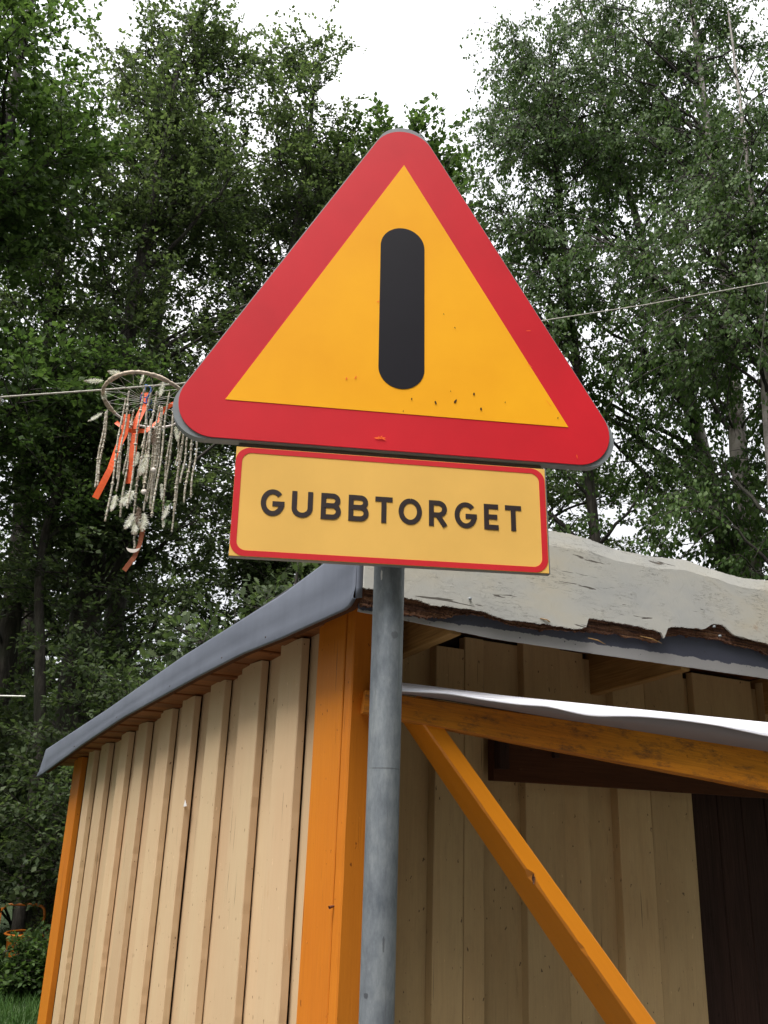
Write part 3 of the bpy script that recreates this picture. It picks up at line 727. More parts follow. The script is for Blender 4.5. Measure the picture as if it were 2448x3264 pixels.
for s in ss:
    a, b, c = smoothi(lt, s), smoothi(ll, s), smoothi(bt, s); c = min(c, b - .003)
    V += [(s, .03, a + .010), (s, -.022, a + .004), (s, -.030, a), (s, -.062, (a + b) / 2 + .002), (s, -.092, b), (s, -.090, b - .003)]
    V2 += [(s, -.086, b - .0015), (s, -.050, (b + c) / 2 - .001), (s, -.014, c + .002), (s, .02, c + .004)]
F = [(a * 6 + j, a * 6 + j + 1, a * 6 + 7 + j, a * 6 + 6 + j) for a in range(89) for j in range(5)]
o = pydata('zinc_capping', V, F, FLW, gate, smooth=True); o.modifiers.new('t', 'SOLIDIFY').thickness = .0012
F = [(a * 4 + j, a * 4 + j + 1, a * 4 + 5 + j, a * 4 + 4 + j) for a in range(89) for j in range(3)]
o = pydata('capping_underside', V2, F, FLB, gate, smooth=True); o.modifiers.new('t', 'SOLIDIFY').thickness = .001

# ------------------------------------------------------------------ trees
def unit(a): return a / (np.linalg.norm(a, axis=-1, keepdims=True) + 1e-9)
def leaves(pos, axis, size, r, flat=.9, mode='flat'):
    n = len(pos); L = size * r.uniform(.65, 1.25, n)[:, None]
    ax = unit(axis + r.normal(0, .55, (n, 3)))
    if mode == 'hang': ax = unit(ax * .5 + np.array([0, 0, -.8])); nr = unit(r.normal(0, 1, (n, 3)))
    else: nr = unit(np.array([0, 0, flat]) + r.normal(0, .5, (n, 3)))
    sd = unit(np.cross(nr, ax)); wdt = L * r.uniform(.30, .42, n)[:, None]
    up = unit(np.cross(ax, sd)) * L * .10
    p0 = pos; p1 = pos + ax * L * .42 + sd * wdt + up; p2 = pos + ax * L; p3 = pos + ax * L * .42 - sd * wdt + up
    V = np.stack([p0, p1, p2, p3], 1).reshape(-1, 3); F = np.arange(n * 4).reshape(n, 4)
    return V, F, np.repeat(r.random(n), 4)
LOBE = np.array([(0, 0), (.13, .10), (.28, .06), (.36, .24), (.50, .13), (.60, .30), (.74, .15), (.86, .22), (1, 0), (.86, -.22), (.74, -.15), (.60, -.30), (.50, -.13), (.36, -.24), (.28, -.06), (.13, -.10)])
def lobed(pos, axis, size, r):
    n = len(pos); L = size * r.uniform(.65, 1.25, n)[:, None]
    ax = unit(axis + r.normal(0, .6, (n, 3))); nr = unit(np.array([0, -.3, .8]) + r.normal(0, .6, (n, 3))); sd = unit(np.cross(nr, ax)); up = np.cross(ax, sd)
    V = pos[:, None] + ax[:, None] * (L * LOBE[:, 0])[..., None] + sd[:, None] * (L * LOBE[:, 1])[..., None] + up[:, None] * (L * .25 * np.abs(LOBE[:, 1]))[..., None]
    k = len(LOBE); return V.reshape(-1, 3), np.arange(n * k).reshape(n, k), np.repeat(r.random(n), k)
def path_at(P, t):
    """P (n,k,3), t (n,m) in 0..1 -> (n,m,3)"""
    k = P.shape[1] - 1; x = t * k; i = np.clip(x.astype(int), 0, k - 1); f = (x - i)[..., None]
    n = np.arange(P.shape[0])[:, None]
    return P[n, i] * (1 - f) + P[n, i + 1] * f
def tree(name, label, trunk, crown, nl=40, nt_=11, ns=6, nleaf=12, leaf=.065, species='broad', lm=None, bk=None, group=None, seed=0, tw=1.0, zmin=1.8, extra=None, cat='tree', sparse=1.0):
    """trunk: list of (x,y,z,r); crown: list of ellipsoids (cx,cy,cz,rx,ry,rz,weight)"""
    r = np.random.default_rng(seed + 50)
    base = np.array(trunk[0][:3]); root = empty(name, tuple(base)); tag(root, label, cat, group)
    tk = np.array(trunk, float); q = np.linspace(0, 1, 26); kk = np.linspace(0, 1, len(tk))
    T = np.stack([np.interp(q, kk, tk[:, i]) for i in range(4)], 1)
    # smooth and roughen
    for _ in range(2): T[1:-1, :3] = (T[:-2, :3] + 2 * T[1:-1, :3] + T[2:, :3]) / 4
    T[:, :2] += np.convolve(r.normal(0, 1, 30), np.ones(5) / 5, 'same')[2:-2, None] * np.array([[.03, .02]])
    T[0, :3] = base
    V, F = tubes((T[:, :3] - base)[None], T[None, :, 3], 14)
    V += (r.normal(0, 1, V.shape) * .012 * np.repeat(T[:, 3], 14)[:, None] * 3)
    quadmesh('trunk', V, F, bk or BARK, root, True)
    # limbs
    W = np.array([c[6] for c in crown]); W = W / W.sum(); ci = r.choice(len(crown), nl, p=W); C = np.array(crown)[ci]
    d = unit(r.normal(0, 1, (nl, 3))); rad = r.uniform(.15, 1, nl)[:, None] ** .5
    tgt = C[:, :3] + d * C[:, 3:6] * rad
    zt = T[:, 2]
    horiz = np.linalg.norm(tgt[:, :2] - np.stack([np.interp(tgt[:, 2], zt, T[:, 0]), np.interp(tgt[:, 2], zt, T[:, 1])], 1), axis=1)
    z0 = np.clip(tgt[:, 2] - horiz * r.uniform(.35, 1.0, nl) - .2, zmin, zt[-1] - .1)
    st = np.stack([np.interp(z0, zt, T[:, 0]), np.interp(z0, zt, T[:, 1]), z0], 1)
    rt_ = np.interp(z0, zt, T[:, 3])
    L = np.linalg.norm(tgt - st, axis=1)
    mid = (st + tgt) / 2 + np.stack([r.normal(0, .12, nl) * L, r.normal(0, .12, nl) * L, (.16 if species != 'birch' else .24) * L + r.normal(0, .05, nl) * L], 1)
    s = np.linspace(0, 1, 9)[None, :, None]
    P = (1 - s) ** 2 * st[:, None] + 2 * s * (1 - s) * mid[:, None] + s ** 2 * tgt[:, None]
    P[:, 1:-1] += r.normal(0, .03, (nl, 7, 3)) * L[:, None, None] * .5
    r0 = np.minimum(rt_ * .55, .012 + .011 * L); R1 = r0[:, None] * (1 - .82 * np.linspace(0, 1, 9)[None])
    V1, F1 = tubes(P, R1, 6)
    # twigs
    t = r.uniform(.28, 1, (nl, nt_)); B = path_at(P, t).reshape(-1, 3); n2 = len(B)
    od = np.repeat(unit(tgt - st), nt_, 0)
    td = unit(od * .7 + r.normal(0, .75, (n2, 3)) * np.array([1, 1, .6]))
    tl = r.uniform(.45, 1.25, n2)[:, None] * tw
    s2 = np.linspace(0, 1, 5)[None, :, None]
    sag = np.array([0, 0, -1.]) * tl * (.55 if species == 'birch' else .12)
    P2 = B[:, None] + td[:, None] * tl[:, None] * s2 + sag[:, None] * s2 ** 2
    V2, F2 = tubes(P2, np.tile(np.linspace(.009, .003, 5) * (1 if tw > .6 else .6), (n2, 1)), 3)
    F2 = F2 + len(V1)
    # shoots
    t3 = r.uniform(.15, 1, (n2, ns)); B3 = path_at(P2, t3).reshape(-1, 3); n3 = len(B3)
    d3 = unit(np.repeat(td, ns, 0) * .6 + r.normal(0, .7, (n3, 3)) * np.array([1, 1, .45]) + (np.array([0, 0, -.9]) if species == 'birch' else np.array([0, 0, -.05])))
    l3 = r.uniform(.12, .42, n3)[:, None] * (tw ** .5)
    P3 = B3[:, None] + d3[:, None] * l3[:, None] * np.linspace(0, 1, 3)[None, :, None]
    V3, F3 = tubes(P3, np.tile([.0035, .0028, .0015], (n3, 1)), 3); F3 = F3 + len(V1) + len(V2)
    quadmesh('branches', np.concatenate([V1, V2, V3]) - base, np.concatenate([F1, F2, F3]), TWIG, root, True)
    k = max(1, int(nleaf * sparse)); t4 = r.uniform(0, 1.08, (n3, k))
    lp = (B3[:, None] + d3[:, None] * l3[:, None] * t4[..., None]).reshape(-1, 3)
    lp = lp + r.normal(0, .028, lp.shape)
    ax = np.repeat(d3, k, 0)
    V, F, A = lobed(lp, ax, leaf, r) if species == 'oak' else leaves(lp, ax, leaf, r, mode='hang' if species == 'birch' else 'flat')
    quadmesh('crown', V - base, F, lm or LEAF_D, root, False, attr=A)
    return root
TG = 'trees growing behind the shed'
# left side of the picture, dark broadleaved trees
tree('broadleaf_tree', 'tall bright-leaved tree filling the upper left corner of the view', [(-4.9, 9.6, 0, .2), (-5.0, 9.6, 4, .17), (-5.1, 9.5, 8, .12), (-5.2, 9.4, 12.5, .03)],
     [(-5.3, 9.3, 9.6, 1.5, 1.6, 2.6, 1), (-5.0, 9.2, 5.8, 1.5, 1.2, 1.8, .5)], nl=46, nleaf=12, leaf=.085, lm=LEAF_M, group=TG, seed=1)
tree('broadleaf_tree', 'dark tree with a thick forked trunk behind the hanging dreamcatcher', [(-3.6, 11, 0, .26), (-3.68, 11, 3, .22), (-3.78, 11, 5.5, .15), (-3.75, 11.2, 9, .09), (-3.6, 11.4, 13.8, .02)],
     [(-3.4, 11.6, 12.4, 1.15, 1.3, 2.2, .9), (-3.3, 11.3, 9.2, 2.2, 1.5, 2.2, 1.3), (-3.4, 10.8, 6.2, 2.2, 1.4, 1.6, .9), (-3.2, 10.1, 4.3, 1.9, .7, 1.3, .55)], nl=76, nleaf=12, leaf=.07, group=TG, seed=2)
tree('broadleaf_tree', 'slender leaning dark stem at the left beside the thick forked trunk', [(-3.55, 10, 0, .075), (-3.72, 10, 2.6, .065), (-4.0, 10, 4.4, .05), (-3.9, 10, 6.4, .03)],
     [(-3.9, 10.2, 5.8, 1.3, .9, 1.3, 1)], nl=18, nleaf=11, leaf=.065, lm=LEAF_M, group=TG, seed=3, zmin=3)
tree('broadleaf_tree', 'dark tree at the left edge with trunk forking above the cord', [(-5.35, 13, 0, .17), (-5.5, 13, 5, .15), (-5.7, 13, 8, .11), (-5.7, 13, 13, .03)],
     [(-5.9, 13, 8.6, 2.0, 1.5, 2.4, 1), (-5.6, 13, 5.2, 1.8, 1.3, 1.4, .4), (-6, 13, 12.5, 2, 1.4, 2, .7)], nl=44, nleaf=11, leaf=.075, group=TG, seed=4)
tree('broadleaf_tree', 'tree with a straight dark trunk left of the warning sign', [(-4.2, 14, 0, .19), (-4.3, 14, 6, .15), (-4.2, 14, 11, .09), (-3.6, 14.2, 15, .02)],
     [(-3.8, 14.2, 12, 1.9, 1.5, 3.0, 1), (-4.0, 14, 7.4, 2.6, 1.5, 2.0, .8)], nl=46, nleaf=11, leaf=.075, group=TG, seed=5)
tree('broadleaf_tree', 'feathery topped tree just left of the tip of the warning sign', [(-1.9, 13, 0, .2), (-1.9, 13, 6, .16), (-1.7, 13, 11, .09), (-1.6, 13, 14.6, .02)],
     [(-1.65, 13, 13.2, .95, 1.1, 2.1, .8), (-1.6, 13, 9.8, 1.9, 1.4, 2.2, 1.1), (-1.7, 12.6, 6.2, 2.1, 1.4, 1.9, .7), (-2.2, 12.0, 4.5, 1.6, 1.0, 1.3, .6)], nl=70, nleaf=12, leaf=.07, group=TG, seed=6)
tree('oak_tree', 'lower big-leaved tree right behind the tip of the warning sign', [(.1, 14, 0, .22), (.1, 14, 5, .18), (.25, 14, 9, .1), (.3, 14, 13, .02)],
     [(.3, 14, 12.6, 1.3, 1.2, 1.7, 1.2), (.6, 14, 9.2, 1.9, 1.4, 2.0, 1), (.6, 13.6, 5, 2.2, 1.4, 1.8, .6)], nl=54, nleaf=10, leaf=.11, lm=LEAF_M, group=TG, seed=7)
# birches on the right
BG = 'white barked birches right of the sign'
tree('birch_tree', 'birch with spotted white trunk rising near the right edge of the view', [(4.75, 11, 0, .16), (4.78, 11, 5, .13), (4.78, 11, 6.5, .11), (4.85, 11, 10, .06), (4.7, 11, 17, .012)],
     [(4.5, 11, 13.2, 2.4, 1.6, 2.8, 1.5), (4.3, 10.8, 9.0, 2.3, 1.4, 2.0, .9), (4.6, 10.8, 6.0, 1.6, 1.2, 1.6, .5)], nl=66, nleaf=11, leaf=.066, species='birch', lm=LEAF_B, bk=BIRCH, group=BG, seed=8, zmin=4)
tree('birch_tree', 'birch whose pale trunk leans left between the sign and the right edge', [(5.6, 12.5, 0, .14), (5.1, 12.5, 5, .13), (4.78, 12.5, 7.7, .11), (4.24, 12.5, 10.5, .07), (3.3, 12.5, 16, .015)],
     [(3.2, 12.4, 13.6, 1.9, 1.5, 2.8, 1.3), (3.1, 12.2, 8.9, 1.9, 1.4, 2.2, .8)], nl=46, nleaf=11, leaf=.065, species='birch', lm=LEAF_B, bk=BIRCH, group=BG, seed=9, zmin=4)
tree('birch_tree', 'birch with drooping twigs nearest the right side of the warning sign', [(2.95, 11.5, 0, .09), (2.9, 11.5, 5, .075), (2.6, 11.5, 10, .05), (2.5, 11.5, 14.4, .02)],
     [(2.35, 11.4, 12.2, 1.15, 1.3, 2.4, 1), (2.0, 11.2, 8.8, 1.35, 1.2, 2.1, 1), (2.4, 11.2, 5.6, 1.7, 1.2, 1.4, .5)], nl=48, nleaf=11, leaf=.062, species='birch', lm=LEAF_B, bk=BARK, group=BG, seed=10, zmin=3)
tree('birch_tree', 'birch trunk standing closest to the right edge above the shed roof', [(4.15, 9, 0, .10), (4.2, 9, 4, .085), (4.3, 9, 7, .055), (4.4, 9, 9, .03), (4.4, 9, 12, .01)],
     [(4.6, 9, 9.8, 1.4, 1.2, 2.2, 1), (4.0, 8.9, 7.4, 1.2, .8, 1.4, .7), (4.3, 9.2, 5.4, 1.0, 1.0, 1.5, .4)], nl=38, nleaf=10, leaf=.06, species='birch', lm=LEAF_B, bk=BIRCH, group=BG, seed=11, zmin=3)
tree('broadleaf_tree', 'dark rounded tree low behind the front fascia of the shed', [(2.6, 15, 0, .2), (2.6, 15, 3, .17), (2.4, 15, 6, .1), (2.3, 15, 8.4, .02)],
     [(2.3, 15, 6.2, 2.6, 1.6, 2.6, 1)], nl=34, nleaf=11, leaf=.08, group=TG, seed=12)
tree('broadleaf_tree', 'distant tree filling the gap between the forked trunk and the sign', [(-1.9, 17, 0, .2), (-1.9, 17, 4, .16), (-1.8, 17, 9, .08), (-1.8, 17, 12, .02)],
     [(-2.4, 17, 5.6, 3.4, 1.6, 3.0, 1), (-1.8, 17, 9.5, 2.6, 1.6, 2.4, .6)], nl=46, nleaf=10, leaf=.09, group=TG, seed=13, tw=1.2)
tree('broadleaf_tree', 'distant dark tree filling the gaps at the left edge', [(-6.8, 17, 0, .2), (-6.8, 17, 4, .16), (-6.6, 17, 9, .08), (-6.6, 17, 12, .02)],
     [(-6.3, 17, 5.2, 3.0, 1.6, 3.0, 1), (-6.4, 17, 10, 2.6, 1.6, 3, .6)], nl=46, nleaf=10, leaf=.09, group=TG, seed=14, tw=1.2)
tree('oak_sapling', 'young oak with dark lobed leaves showing over the grey roof edge', [(-1.0, 8.2, 0, .05), (-.95, 8.2, 2, .04), (-.8, 8.2, 3.9, .012)],
     [(-1.1, 8.2, 3.05, 1.0, .6, .65, 1)], nl=17, nt_=7, ns=4, nleaf=7, leaf=.10, species='oak', group=None, seed=15, tw=.5, zmin=1.2, lm=LEAF_D)
# shrubs beneath
SG_ = 'bushes under the trees left of the shed'
def shrub(label, x, y, w_, h_, seed, nl=22, leaf=.06, lm=None, group=SG_, nleaf=10):
    TW = .55 if h_ > .9 else .18
    tree('shrub', label, [(x, y, 0, .035), (x + .05, y, h_ * .3, .028), (x, y, h_ * .6, .01)], [(x, y, h_ * .55, w_, w_ * .7, h_ * .45, 1)], nl=nl, nt_=8, ns=5, nleaf=nleaf, leaf=leaf, lm=lm, group=group, seed=seed, tw=TW, zmin=.08, cat='bush')
shrub('big dark bush against the trees left of the shed roof end', -4.5, 10.7, 1.35, 3.5, 31, nl=42)
shrub('tall bush rising behind the middle of the grey roof edge', -2.6, 9.4, 1.3, 3.7, 32, nl=42, lm=LEAF_D)
shrub('bush farther back behind the thick forked trunk', -4.6, 12.6, 1.6, 3.4, 33, nl=40, leaf=.075)
shrub('bush behind the roof edge close under the name plate', -1.4, 10.4, 1.3, 2.9, 34, nl=30, leaf=.07)
shrub('dark bush at the far left behind the orange tub', -5.4, 11.4, 1.4, 2.9, 35, nl=40, leaf=.07)
shrub('low leafy bush growing in front of the orange tub', -3.0, 8.8, .30, .48, 36, nl=15, leaf=.05, lm=LEAF_M, nleaf=8)
shrub('low bush at the left edge of the view beside the orange tub', -3.62, 8.85, .30, .50, 37, nl=14, leaf=.05, lm=LEAF_M, nleaf=8)
shrub('low dark bush just beyond the far corner of the shed', -2.85, 10.9, .6, 1.5, 38, nl=22, leaf=.05)
# far treeline plus unseen clusters around the viewer, added to block low sky
def treeline_and_screen():
    r = np.random.default_rng(77); nc = 2700; per = 75
    ca = r.uniform(-np.pi, np.pi, nc); cd = r.uniform(21, 30, nc)
    cd = np.where(np.abs(ca) < .75, cd, r.uniform(15, 22, nc))  # out-of-view ring pulled in to deepen the shade under the eaves
    front = np.abs(ca) < .62
    near = (ca > 1.2) & (ca < 2.95)                      # unseen clusters added close on the right to darken front-facing surfaces
    near |= r.random(nc) < .35
    ca = np.where(near, r.uniform(1.2, 2.95, nc), ca); front = np.abs(ca) < .62
    cd = np.where(near, r.uniform(9, 15, nc), cd)
    cz = np.where(front, .2 + 5.0 * r.random(nc) ** 1.5, .2 + 15 * r.random(nc) ** 1.35)
    c = np.stack([np.sin(ca) * cd, np.cos(ca) * cd, cz], 1)
    pos = (c[:, None] + r.normal(0, 1, (nc, per, 3)) * np.array([.9, .9, .65])).reshape(-1, 3); pos[:, 2] = np.abs(pos[:, 2])
    V, F, A = leaves(pos, r.normal(0, 1, (len(pos), 3)), .36, r)
    o = quadmesh('treeline_and_screen', V, F, LEAF_D, None, False, attr=A)
    tag(o, 'far mass of dark woodland behind the nearer trees, plus unseen leaf clusters added to block light', kind='stuff')
treeline_and_screen()
# grass
def grass():
    r = np.random.default_rng(8); n = 26000
    x = r.uniform(-5.2, -1.2, n); y = r.uniform(6.9, 12.5, n); hh = r.uniform(.05, .17, n) * (.6 + .7 * (np.sin(x * 3) * np.sin(y * 2.3) * .5 + .5))
    an = r.uniform(0, 2 * np.pi, n); w_ = r.uniform(.0025, .005, n); ln = r.normal(0, .35, (n, 2)) * hh[:, None]
    sx_, sy_ = np.cos(an) * w_, np.sin(an) * w_; o0 = np.zeros(n)
    p = lambda dx, dy, z: np.stack([x + dx, y + dy, z], 1)
    V = np.stack([p(-sx_, -sy_, o0), p(sx_, sy_, o0), p(sx_ * .7 + ln[:, 0] * .35, sy_ * .7 + ln[:, 1] * .35, hh * .6), p(-sx_ * .7 + ln[:, 0] * .35, -sy_ * .7 + ln[:, 1] * .35, hh * .6), p(ln[:, 0], ln[:, 1], hh)], 1).reshape(-1, 3)
    i = np.arange(n)[:, None] * 5
    F = np.concatenate([i + np.array([[0, 1, 2, 3]]), i + np.array([[3, 2, 4, 4]])])
    F = np.concatenate([i + np.array([[0, 1, 2]]), i + np.array([[0, 2, 3]]), i + np.array([[3, 2, 4]])])
    o = quadmesh('grass', V, F, GRASSM, None, False, attr=np.repeat(r.random(n), 5)); tag(o, 'tall grass at the foot of the bushes', kind='stuff')
grass()

# ------------------------------------------------------------------ cord, rod, dreamcatcher
CORD = plain('grey_white_cord', srgb(168, 164, 154), .8, var=.12, scale=120, b=.6, bscale=400)
def rope(name, pts, r, mat, label, cat):
    P = []
    pts = [Vector(p) for p in pts]
    for a, b in zip(pts[:-1], pts[1:]):
        n = 30
        for j in range(n): P.append(a.lerp(b, j / n))
    P.append(pts[-1]); base = P[0]
    rr_ = [r * (1 + .12 * math.sin(i * 2.1)) * (1 if p.x < -1.1 else .72) for i, p in enumerate(P)]
    return tag(tube(name, [p for p in P], rr_, mat, None, 7), label, cat)
rope('cord', [(-4.95, 9.55, 3.0), (-2.27, 4.72, 3.862), (-1.655, 4.7, 3.925), (-1.41, 4.7, 3.958), (-1.227, 4.72, 3.992), (-.2, 4.8, 4.27), (.97, 4.9, 4.620), (1.674, 5.0, 4.83), (2.529, 5.1, 5.10), (4.2, 9, 6.4)], .0052, CORD, 'taut pale cord stretched across behind the warning sign', 'cord')
ROD = plain('pale_rod', srgb(210, 208, 200), .6, var=.05)
rope('rod', [(-3.9, 8.3, 2.54), (-3.2, 8.2, 2.54)], .0075, ROD, 'short pale rod lying level in the dark foliage at the left edge', 'rod')

TWG = plain('peeled_twig', srgb(184, 168, 150), .75, var=.25, scale=60, b=.8)
WHT = plain('white_tape', srgb(214, 204, 200), .6, var=.05)
STR = plain('grey_string', srgb(196, 192, 186), .8, var=.1)
BEAD = leafmat('pale_beads', (.12, .08, .05, 1), (.50, .44, .34, 1), (.85, .82, .74, 1), .05)
RIB = plain('orange_ribbon', (.86, .11, .015, 1), .55, var=.1, scale=12)
BLU = plain('blue_cord', srgb(24, 72, 140), .6, var=.1)
FEA = leafmat('feather_down', (.34, .26, .19, 1), (.74, .70, .66, 1), (.9, .89, .88, 1), .3)
FEB = leafmat('brown_feather', (.05, .03, .02, 1), (.15, .10, .07, 1), (.30, .22, .17, 1), .15)
LEA = plain('brown_leather', srgb(150, 82, 52), .7, var=.15, scale=30)
SHE = plain('shell_white', srgb(216, 206, 196), .4, var=.05)
dc = empty('dreamcatcher', (-1.415, 4.7, 3.86))
tag(dc, 'round twig dreamcatcher with bead strings, feathers and orange ribbons hanging on the cord', 'dreamcatcher')
RH = .243; TILT = R_(15)
def hp(a, r=RH, dz=0):
    """point of the tilted hoop plane, a measured from +x, -y side is near and higher"""
    x, y = r * math.cos(a), -r * math.sin(a)
    return np.array((x, y * math.cos(TILT), -y * math.sin(TILT) + dz))
A_ = np.linspace(0, 2 * math.pi, 97)
rh = np.random.default_rng(21)
# near half wrapped twig, far half white tape
near_pts = [hp(a, RH + .003 * math.sin(a * 5)) for a in np.linspace(-.35, math.pi + .5, 60)]
far_pts = [hp(a) for a in np.linspace(math.pi + .48, 2 * math.pi - .33, 40)]
hoop = tube('hoop', near_pts, [.0085 + .0035 * abs(math.sin(i * 1.3)) + .003 * (math.sin(i * .37) > .6) for i in range(60)], TWG, dc, 8)
tube('taped_hoop', far_pts, [.0072 + .0012 * math.sin(i * .9) for i in range(40)], WHT, dc, 8)
# web
webP = []
for k in range(16):
    a = k * 2 * math.pi / 16 + .1; webP.append([hp(a), hp(a + .25, RH * .55), hp(a + .4, .035)])
    webP.append([hp(a), hp(a - .25, RH * .55), hp(a - .4, .035)])
V, F = tubes(np.array(webP), np.full((len(webP), 3), .0011), 4)
quadmesh('web', V, F, STR, dc, True)
tube('centre_ring', [hp(a, .033) for a in np.linspace(0, 2 * math.pi, 25)], .003, BLU, dc, 6)
tube('blue_loop', [hp(0, 0) + np.array((.02 * math.cos(a) - .006 + .01 * math.sin(3 * a), 0, .045 + .06 * math.sin(a))) for a in np.linspace(-1.4, 4.6, 30)], .0042, BLU, dc, 6)
tube('blue_loop', [hp(0, 0) + np.array((.022 * math.cos(a) + .03, .01, -.08 + .03 * math.sin(a))) for a in np.linspace(0, 4.2, 20)], .0035, BLU, dc, 6)
# bead strands: a small prototype of beads per strand, built as a knobbly tube
def strand(p, L, seed, sway=0.0, thick=1.0):
    r = np.random.default_rng(seed); n = int(L / .0042)
    z = np.linspace(0, -L, n); ph = np.linspace(0, 1, n)
    pts = np.stack([p[0] + sway * ph + .0035 * np.sin(ph * 9 + seed), p[1] + .003 * np.cos(ph * 7 + seed), p[2] + z], 1)
    rad = np.where(np.arange(n) % 2 == 0, r.uniform(.0055, .0088, n), r.uniform(.0028, .0045, n)) * thick
    rad = np.where(r.random(n) < .04, .0115 * thick, rad); rad[:3] = .0012; rad[-1] = .001
    V, F = tubes(pts[None], rad[None], 6)
    return quadmesh('bead_strand', V, F, BEAD, dc, False, attr=np.repeat(r.random(n), 6))
def D(px, py, y=-.03):      # position inside the dreamcatcher, in its own upright plane
    x = -1.659 + (px - 268) * .000569 + (py - 350) * .0000792 + 1.415; z = 4.038 - (py - 130) * .000608 + (px - 650) * .00003 - 3.86
    return np.array((x * (1 + y / 4.7), y, z + 2.26 * y / 4.7))
for k, (xt, yt, xb, yb) in enumerate([(285, 500, 205, 1290), (270, 520, 185, 1300), (350, 560, 315, 1370), (440, 380, 400, 1600), (430, 600, 395, 1200), (480, 500, 430, 1590), (555, 310, 490, 1200), (540, 600, 500, 1590),
        (620, 600, 570, 1300), (650, 280, 590, 1480), (680, 560, 640, 1480), (700, 700, 690, 1350), (760, 470, 720, 1530), (775, 480, 735, 1500), (790, 470, 740, 1400), (810, 310, 750, 1300), (720, 900, 700, 1200),
        (925, 330, 850, 1570), (905, 500, 845, 1560), (945, 420, 880, 1300), (1000, 640, 940, 1740), (1015, 660, 960, 1580), (1035, 700, 1000, 1100), (1090, 700, 1060, 1270), (1120, 700, 1080, 1460), (1185, 760, 1135, 1415),
        (640, 1480, 590, 1720), (600, 1700, 582, 1885), (770, 330, 745, 900), (735, 460, 690, 1540)]):
    y = -.17 if yt < 400 else (.12 if 560 <= yt <= 800 and xt < 1000 else -.03)
    if yt > 880: y = -.05
    p1 = D(xb, yb, y); zt = D(xt, yt, y)[2]; p0 = np.array((p1[0], y, zt))
    strand(p0, max(.05, zt - p1[2]), 300 + k, sway=float(rh.uniform(-.012, .008)), thick=.95)
# feathers
def feather(p, d, L, wd, seed, mat, par=None):
    r = np.random.default_rng(seed); d = unit(np.array(d, float)); n = 330
    side = unit(np.cross(d, (0.3, 1, .1))); nrm = np.cross(d, side)
    s = r.uniform(.04, 1, n); sg = np.where(r.random(n) < .5, -1, 1)
    base = np.array(p) + d * (s * L)[:, None] + nrm * (.12 * L * s ** 2)[:, None]
    wl_ = wd * 1.15 * np.sin(np.pi * np.clip(s * .72 + .22, 0, 1)) * r.uniform(.45, 1.2, n)
    fl = np.clip(1.1 - s, .15, 1)[:, None]                      # downy near the quill, tidy at the tip
    ax = unit(side * sg[:, None] + d * .75 + r.normal(0, .5, (n, 3)) * fl)
    th = unit(np.cross(ax, nrm + r.normal(0, .5, (n, 3)))) * (L * .009)
    tip = base + ax * wl_[:, None]
    V = np.stack([base - th, base + th, tip + th * .4, tip - th * .4], 1).reshape(-1, 3)
    sp = np.array(p)[None] + d * np.linspace(0, L, 6)[:, None] + nrm * (.12 * L * np.linspace(0, 1, 6) ** 2)[:, None]
    V2, F2 = tubes(sp[None], np.full((1, 6), .0013), 4)
    F = np.concatenate([np.arange(n * 4).reshape(n, 4), F2 + n * 4])
    at = np.concatenate([np.repeat(np.where(s > .82, .0, .62 + .35 * r.random(n)), 4), np.full(len(V2), .5)])
    return quadmesh('feather', np.concatenate([V, V2]), F, mat, dc, False, attr=at)
fe = [(360, 215, 165, 225, .017), (555, 150, 405, 125, .018), (285, 310, 290, 410, .02), (270, 540, 130, 640, .013), (770, 155, 740, 275, .011), (970, 230, 945, 400, .018), (610, 1320, 470, 1480, .034), (425, 1360, 385, 1530, .02),
      (640, 940, 620, 1090, .018), (730, 960, 670, 1190, .032), (600, 1540, 520, 1700, .026), (700, 1540, 690, 1725, .028), (640, 1560, 600, 1750, .028), (940, 1470, 880, 1620, .018), (870, 1260, 880, 1430, .012), (800, 720, 800, 880, .02), (1020, 690, 1045, 850, .014), (885, 1610, 885, 1690, .010), (640, 1480, 640, 1660, .022)]
for k, (x0, y0, x1, y1, wd) in enumerate(fe):
    yy = -.2 if y0 < 300 else (-.05 if y0 < 600 else -.07); p = D(x0, y0, yy); q = D(x1, y1, yy)
    feather(p, q - p, float(np.linalg.norm(q - p)), wd, 500 + k, FEB if k in (15, 18) else FEA)
# long central string down to the shell and leather strip
def ribbon(name, pts, wd, mat, tw=0):
    pts = [np.array(p, float) for p in pts]; P = []
    for a, b in zip(pts[:-1], pts[1:]):
        for j in range(6): P.append(a + (b - a) * j / 6)
    P.append(pts[-1]); V = []
    for i, p in enumerate(P):
        t = unit(P[min(i + 1, len(P) - 1)] - P[max(i - 1, 0)]); s = unit(np.cross(t, (0, 1, 0))); a = tw * math.sin(i * .35)
        s = s * math.cos(a) + np.array((0, 1, 0)) * math.sin(a)
        V += [p - s * wd / 2, p + s * wd / 2]
    F = [(2 * i, 2 * i + 1, 2 * i + 3, 2 * i + 2) for i in range(len(P) - 1)]
    o = pydata(name, V, F, mat, dc); o.modifiers.new('t', 'SOLIDIFY').thickness = .0008; return o
ribbon('ribbon', [D(675, 335, .0), D(665, 480, 0), D(600, 640, -.02), D(580, 800, -.03), D(560, 1000, -.03), D(520, 1265, -.02)], .040, RIB, .12)
ribbon('ribbon', [D(525, 560, -.06), D(500, 760, -.06), D(430, 900, -.06), D(350, 1120, -.05), D(200, 1400, -.04)], .036, RIB, .2)
ribbon('ribbon', [D(400, 640, -.04), D(470, 700, -.045), D(560, 735, -.04), D(700, 735, -.03), D(800, 640, 0), D(850, 520, .02), D(960, 450, .02)], .024, RIB, .5)
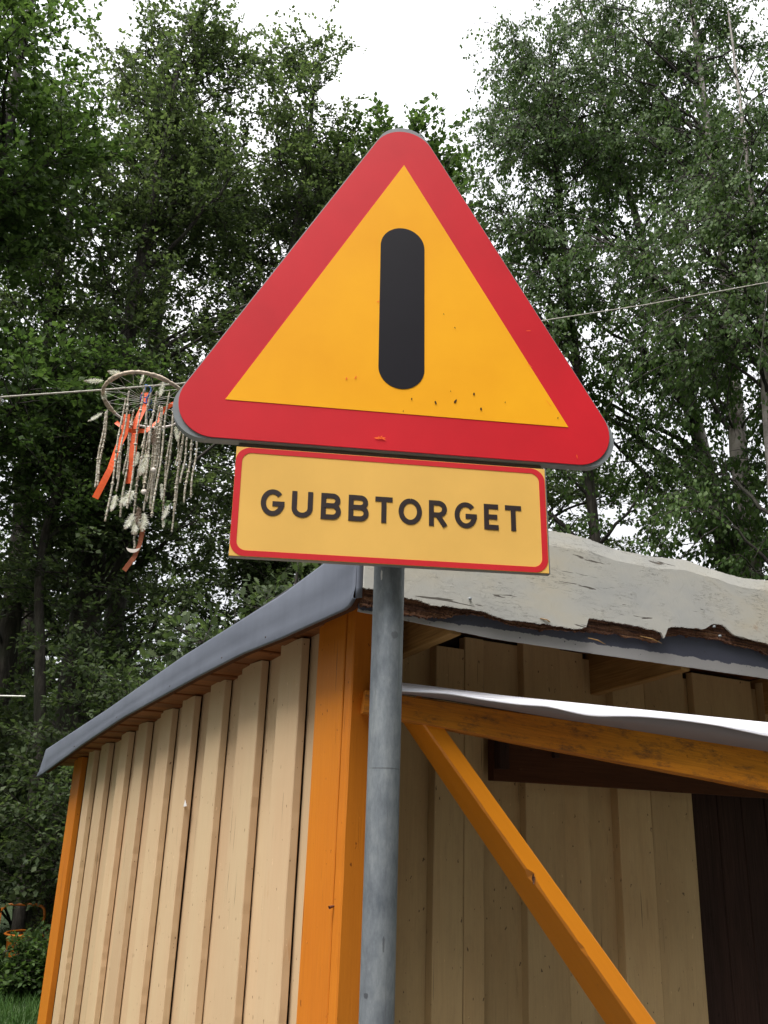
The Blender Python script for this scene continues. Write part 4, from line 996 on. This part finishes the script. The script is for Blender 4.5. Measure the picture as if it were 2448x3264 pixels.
ribbon('leather_strip', [D(655, 1640, -.05), D(670, 1720, -.05), D(640, 1850, -.05), D(590, 1960, -.05), D(490, 2085, -.05)], .026, LEA, .3)
cr_ = []
for j in range(13):
    a = math.pi + math.pi * j / 12; cr_.append((.036 * math.cos(a), .030 * math.sin(a)))
for j in range(13):
    a = 2 * math.pi - math.pi * j / 12; cr_.append((.036 * math.cos(a), .010 * math.sin(a)))
c0 = D(585, 1870, -.06)
o = prism('shell_crescent', [(c0[0] + a, c0[2] + b) for a, b in cr_], -.064, -.058, SHE, dc)
for k, (px, py) in enumerate(((785, 1130), (1180, 775), (690, 1340))):
    c = D(px, py, -.06)
    V, F = tubes(np.array([[(c[0], c[1] - .004, c[2]), (c[0], c[1] - .003, c[2]), (c[0], c[1] + .003, c[2]), (c[0], c[1] + .004, c[2])]]), np.array([[.001, .016, .016, .001]]), 12)
    quadmesh('shell_disc', V, F, SHE, dc, True)

# ------------------------------------------------------------------ orange tub with tube hoop by the bushes
OM = plain('orange_steel_paint', srgb(196, 108, 26), .45, spec=.5, var=.15, scale=14)
ts = empty('metal_tub', (-3.2, 9.3, 0)); tag(ts, 'orange round metal tub with an arched tube handle, half hidden by low bushes', 'tub')
def lathe(name, prof, mat, par, n=36, c=(0, 0)):
    V = [(c[0] + r * math.cos(2 * math.pi * j / n), c[1] + r * math.sin(2 * math.pi * j / n), z) for r, z in prof for j in range(n)]
    F = [(i * n + j, i * n + (j + 1) % n, (i + 1) * n + (j + 1) % n, (i + 1) * n + j) for i in range(len(prof) - 1) for j in range(n)]
    return pydata(name, V, F, mat, par, smooth=True)
lathe('tub_body', [(.10, .10), (.17, .12), (.20, .22), (.215, .40), (.225, .415), (.215, .43), (.20, .42), (.19, .25), (.16, .14), (.0, .13)], OM, ts)
lathe('rim_ring', [(.235, .448), (.25, .456), (.235, .468), (.215, .456), (.235, .448)], OM, ts)
hpnt = []
for x, z in [(-.31, .10), (-.31, .62), (-.30, .665), (-.27, .695), (-.22, .707), (.02, .712), (.07, .70), (.10, .675), (.112, .63), (.105, .36)]:
    hpnt.append((x, -.05, z))
tube('tube_handle', hpnt, .0125, OM, ts, 10)
tube('support_leg', [(.36, .1, 0), (.345, .1, .33), (.33, .08, .43), (.2, .0, .44)], .022, OM, ts, 10)
tube('support_leg', [(.0, .0, 0), (.0, .0, .12)], .05, OM, ts, 12)
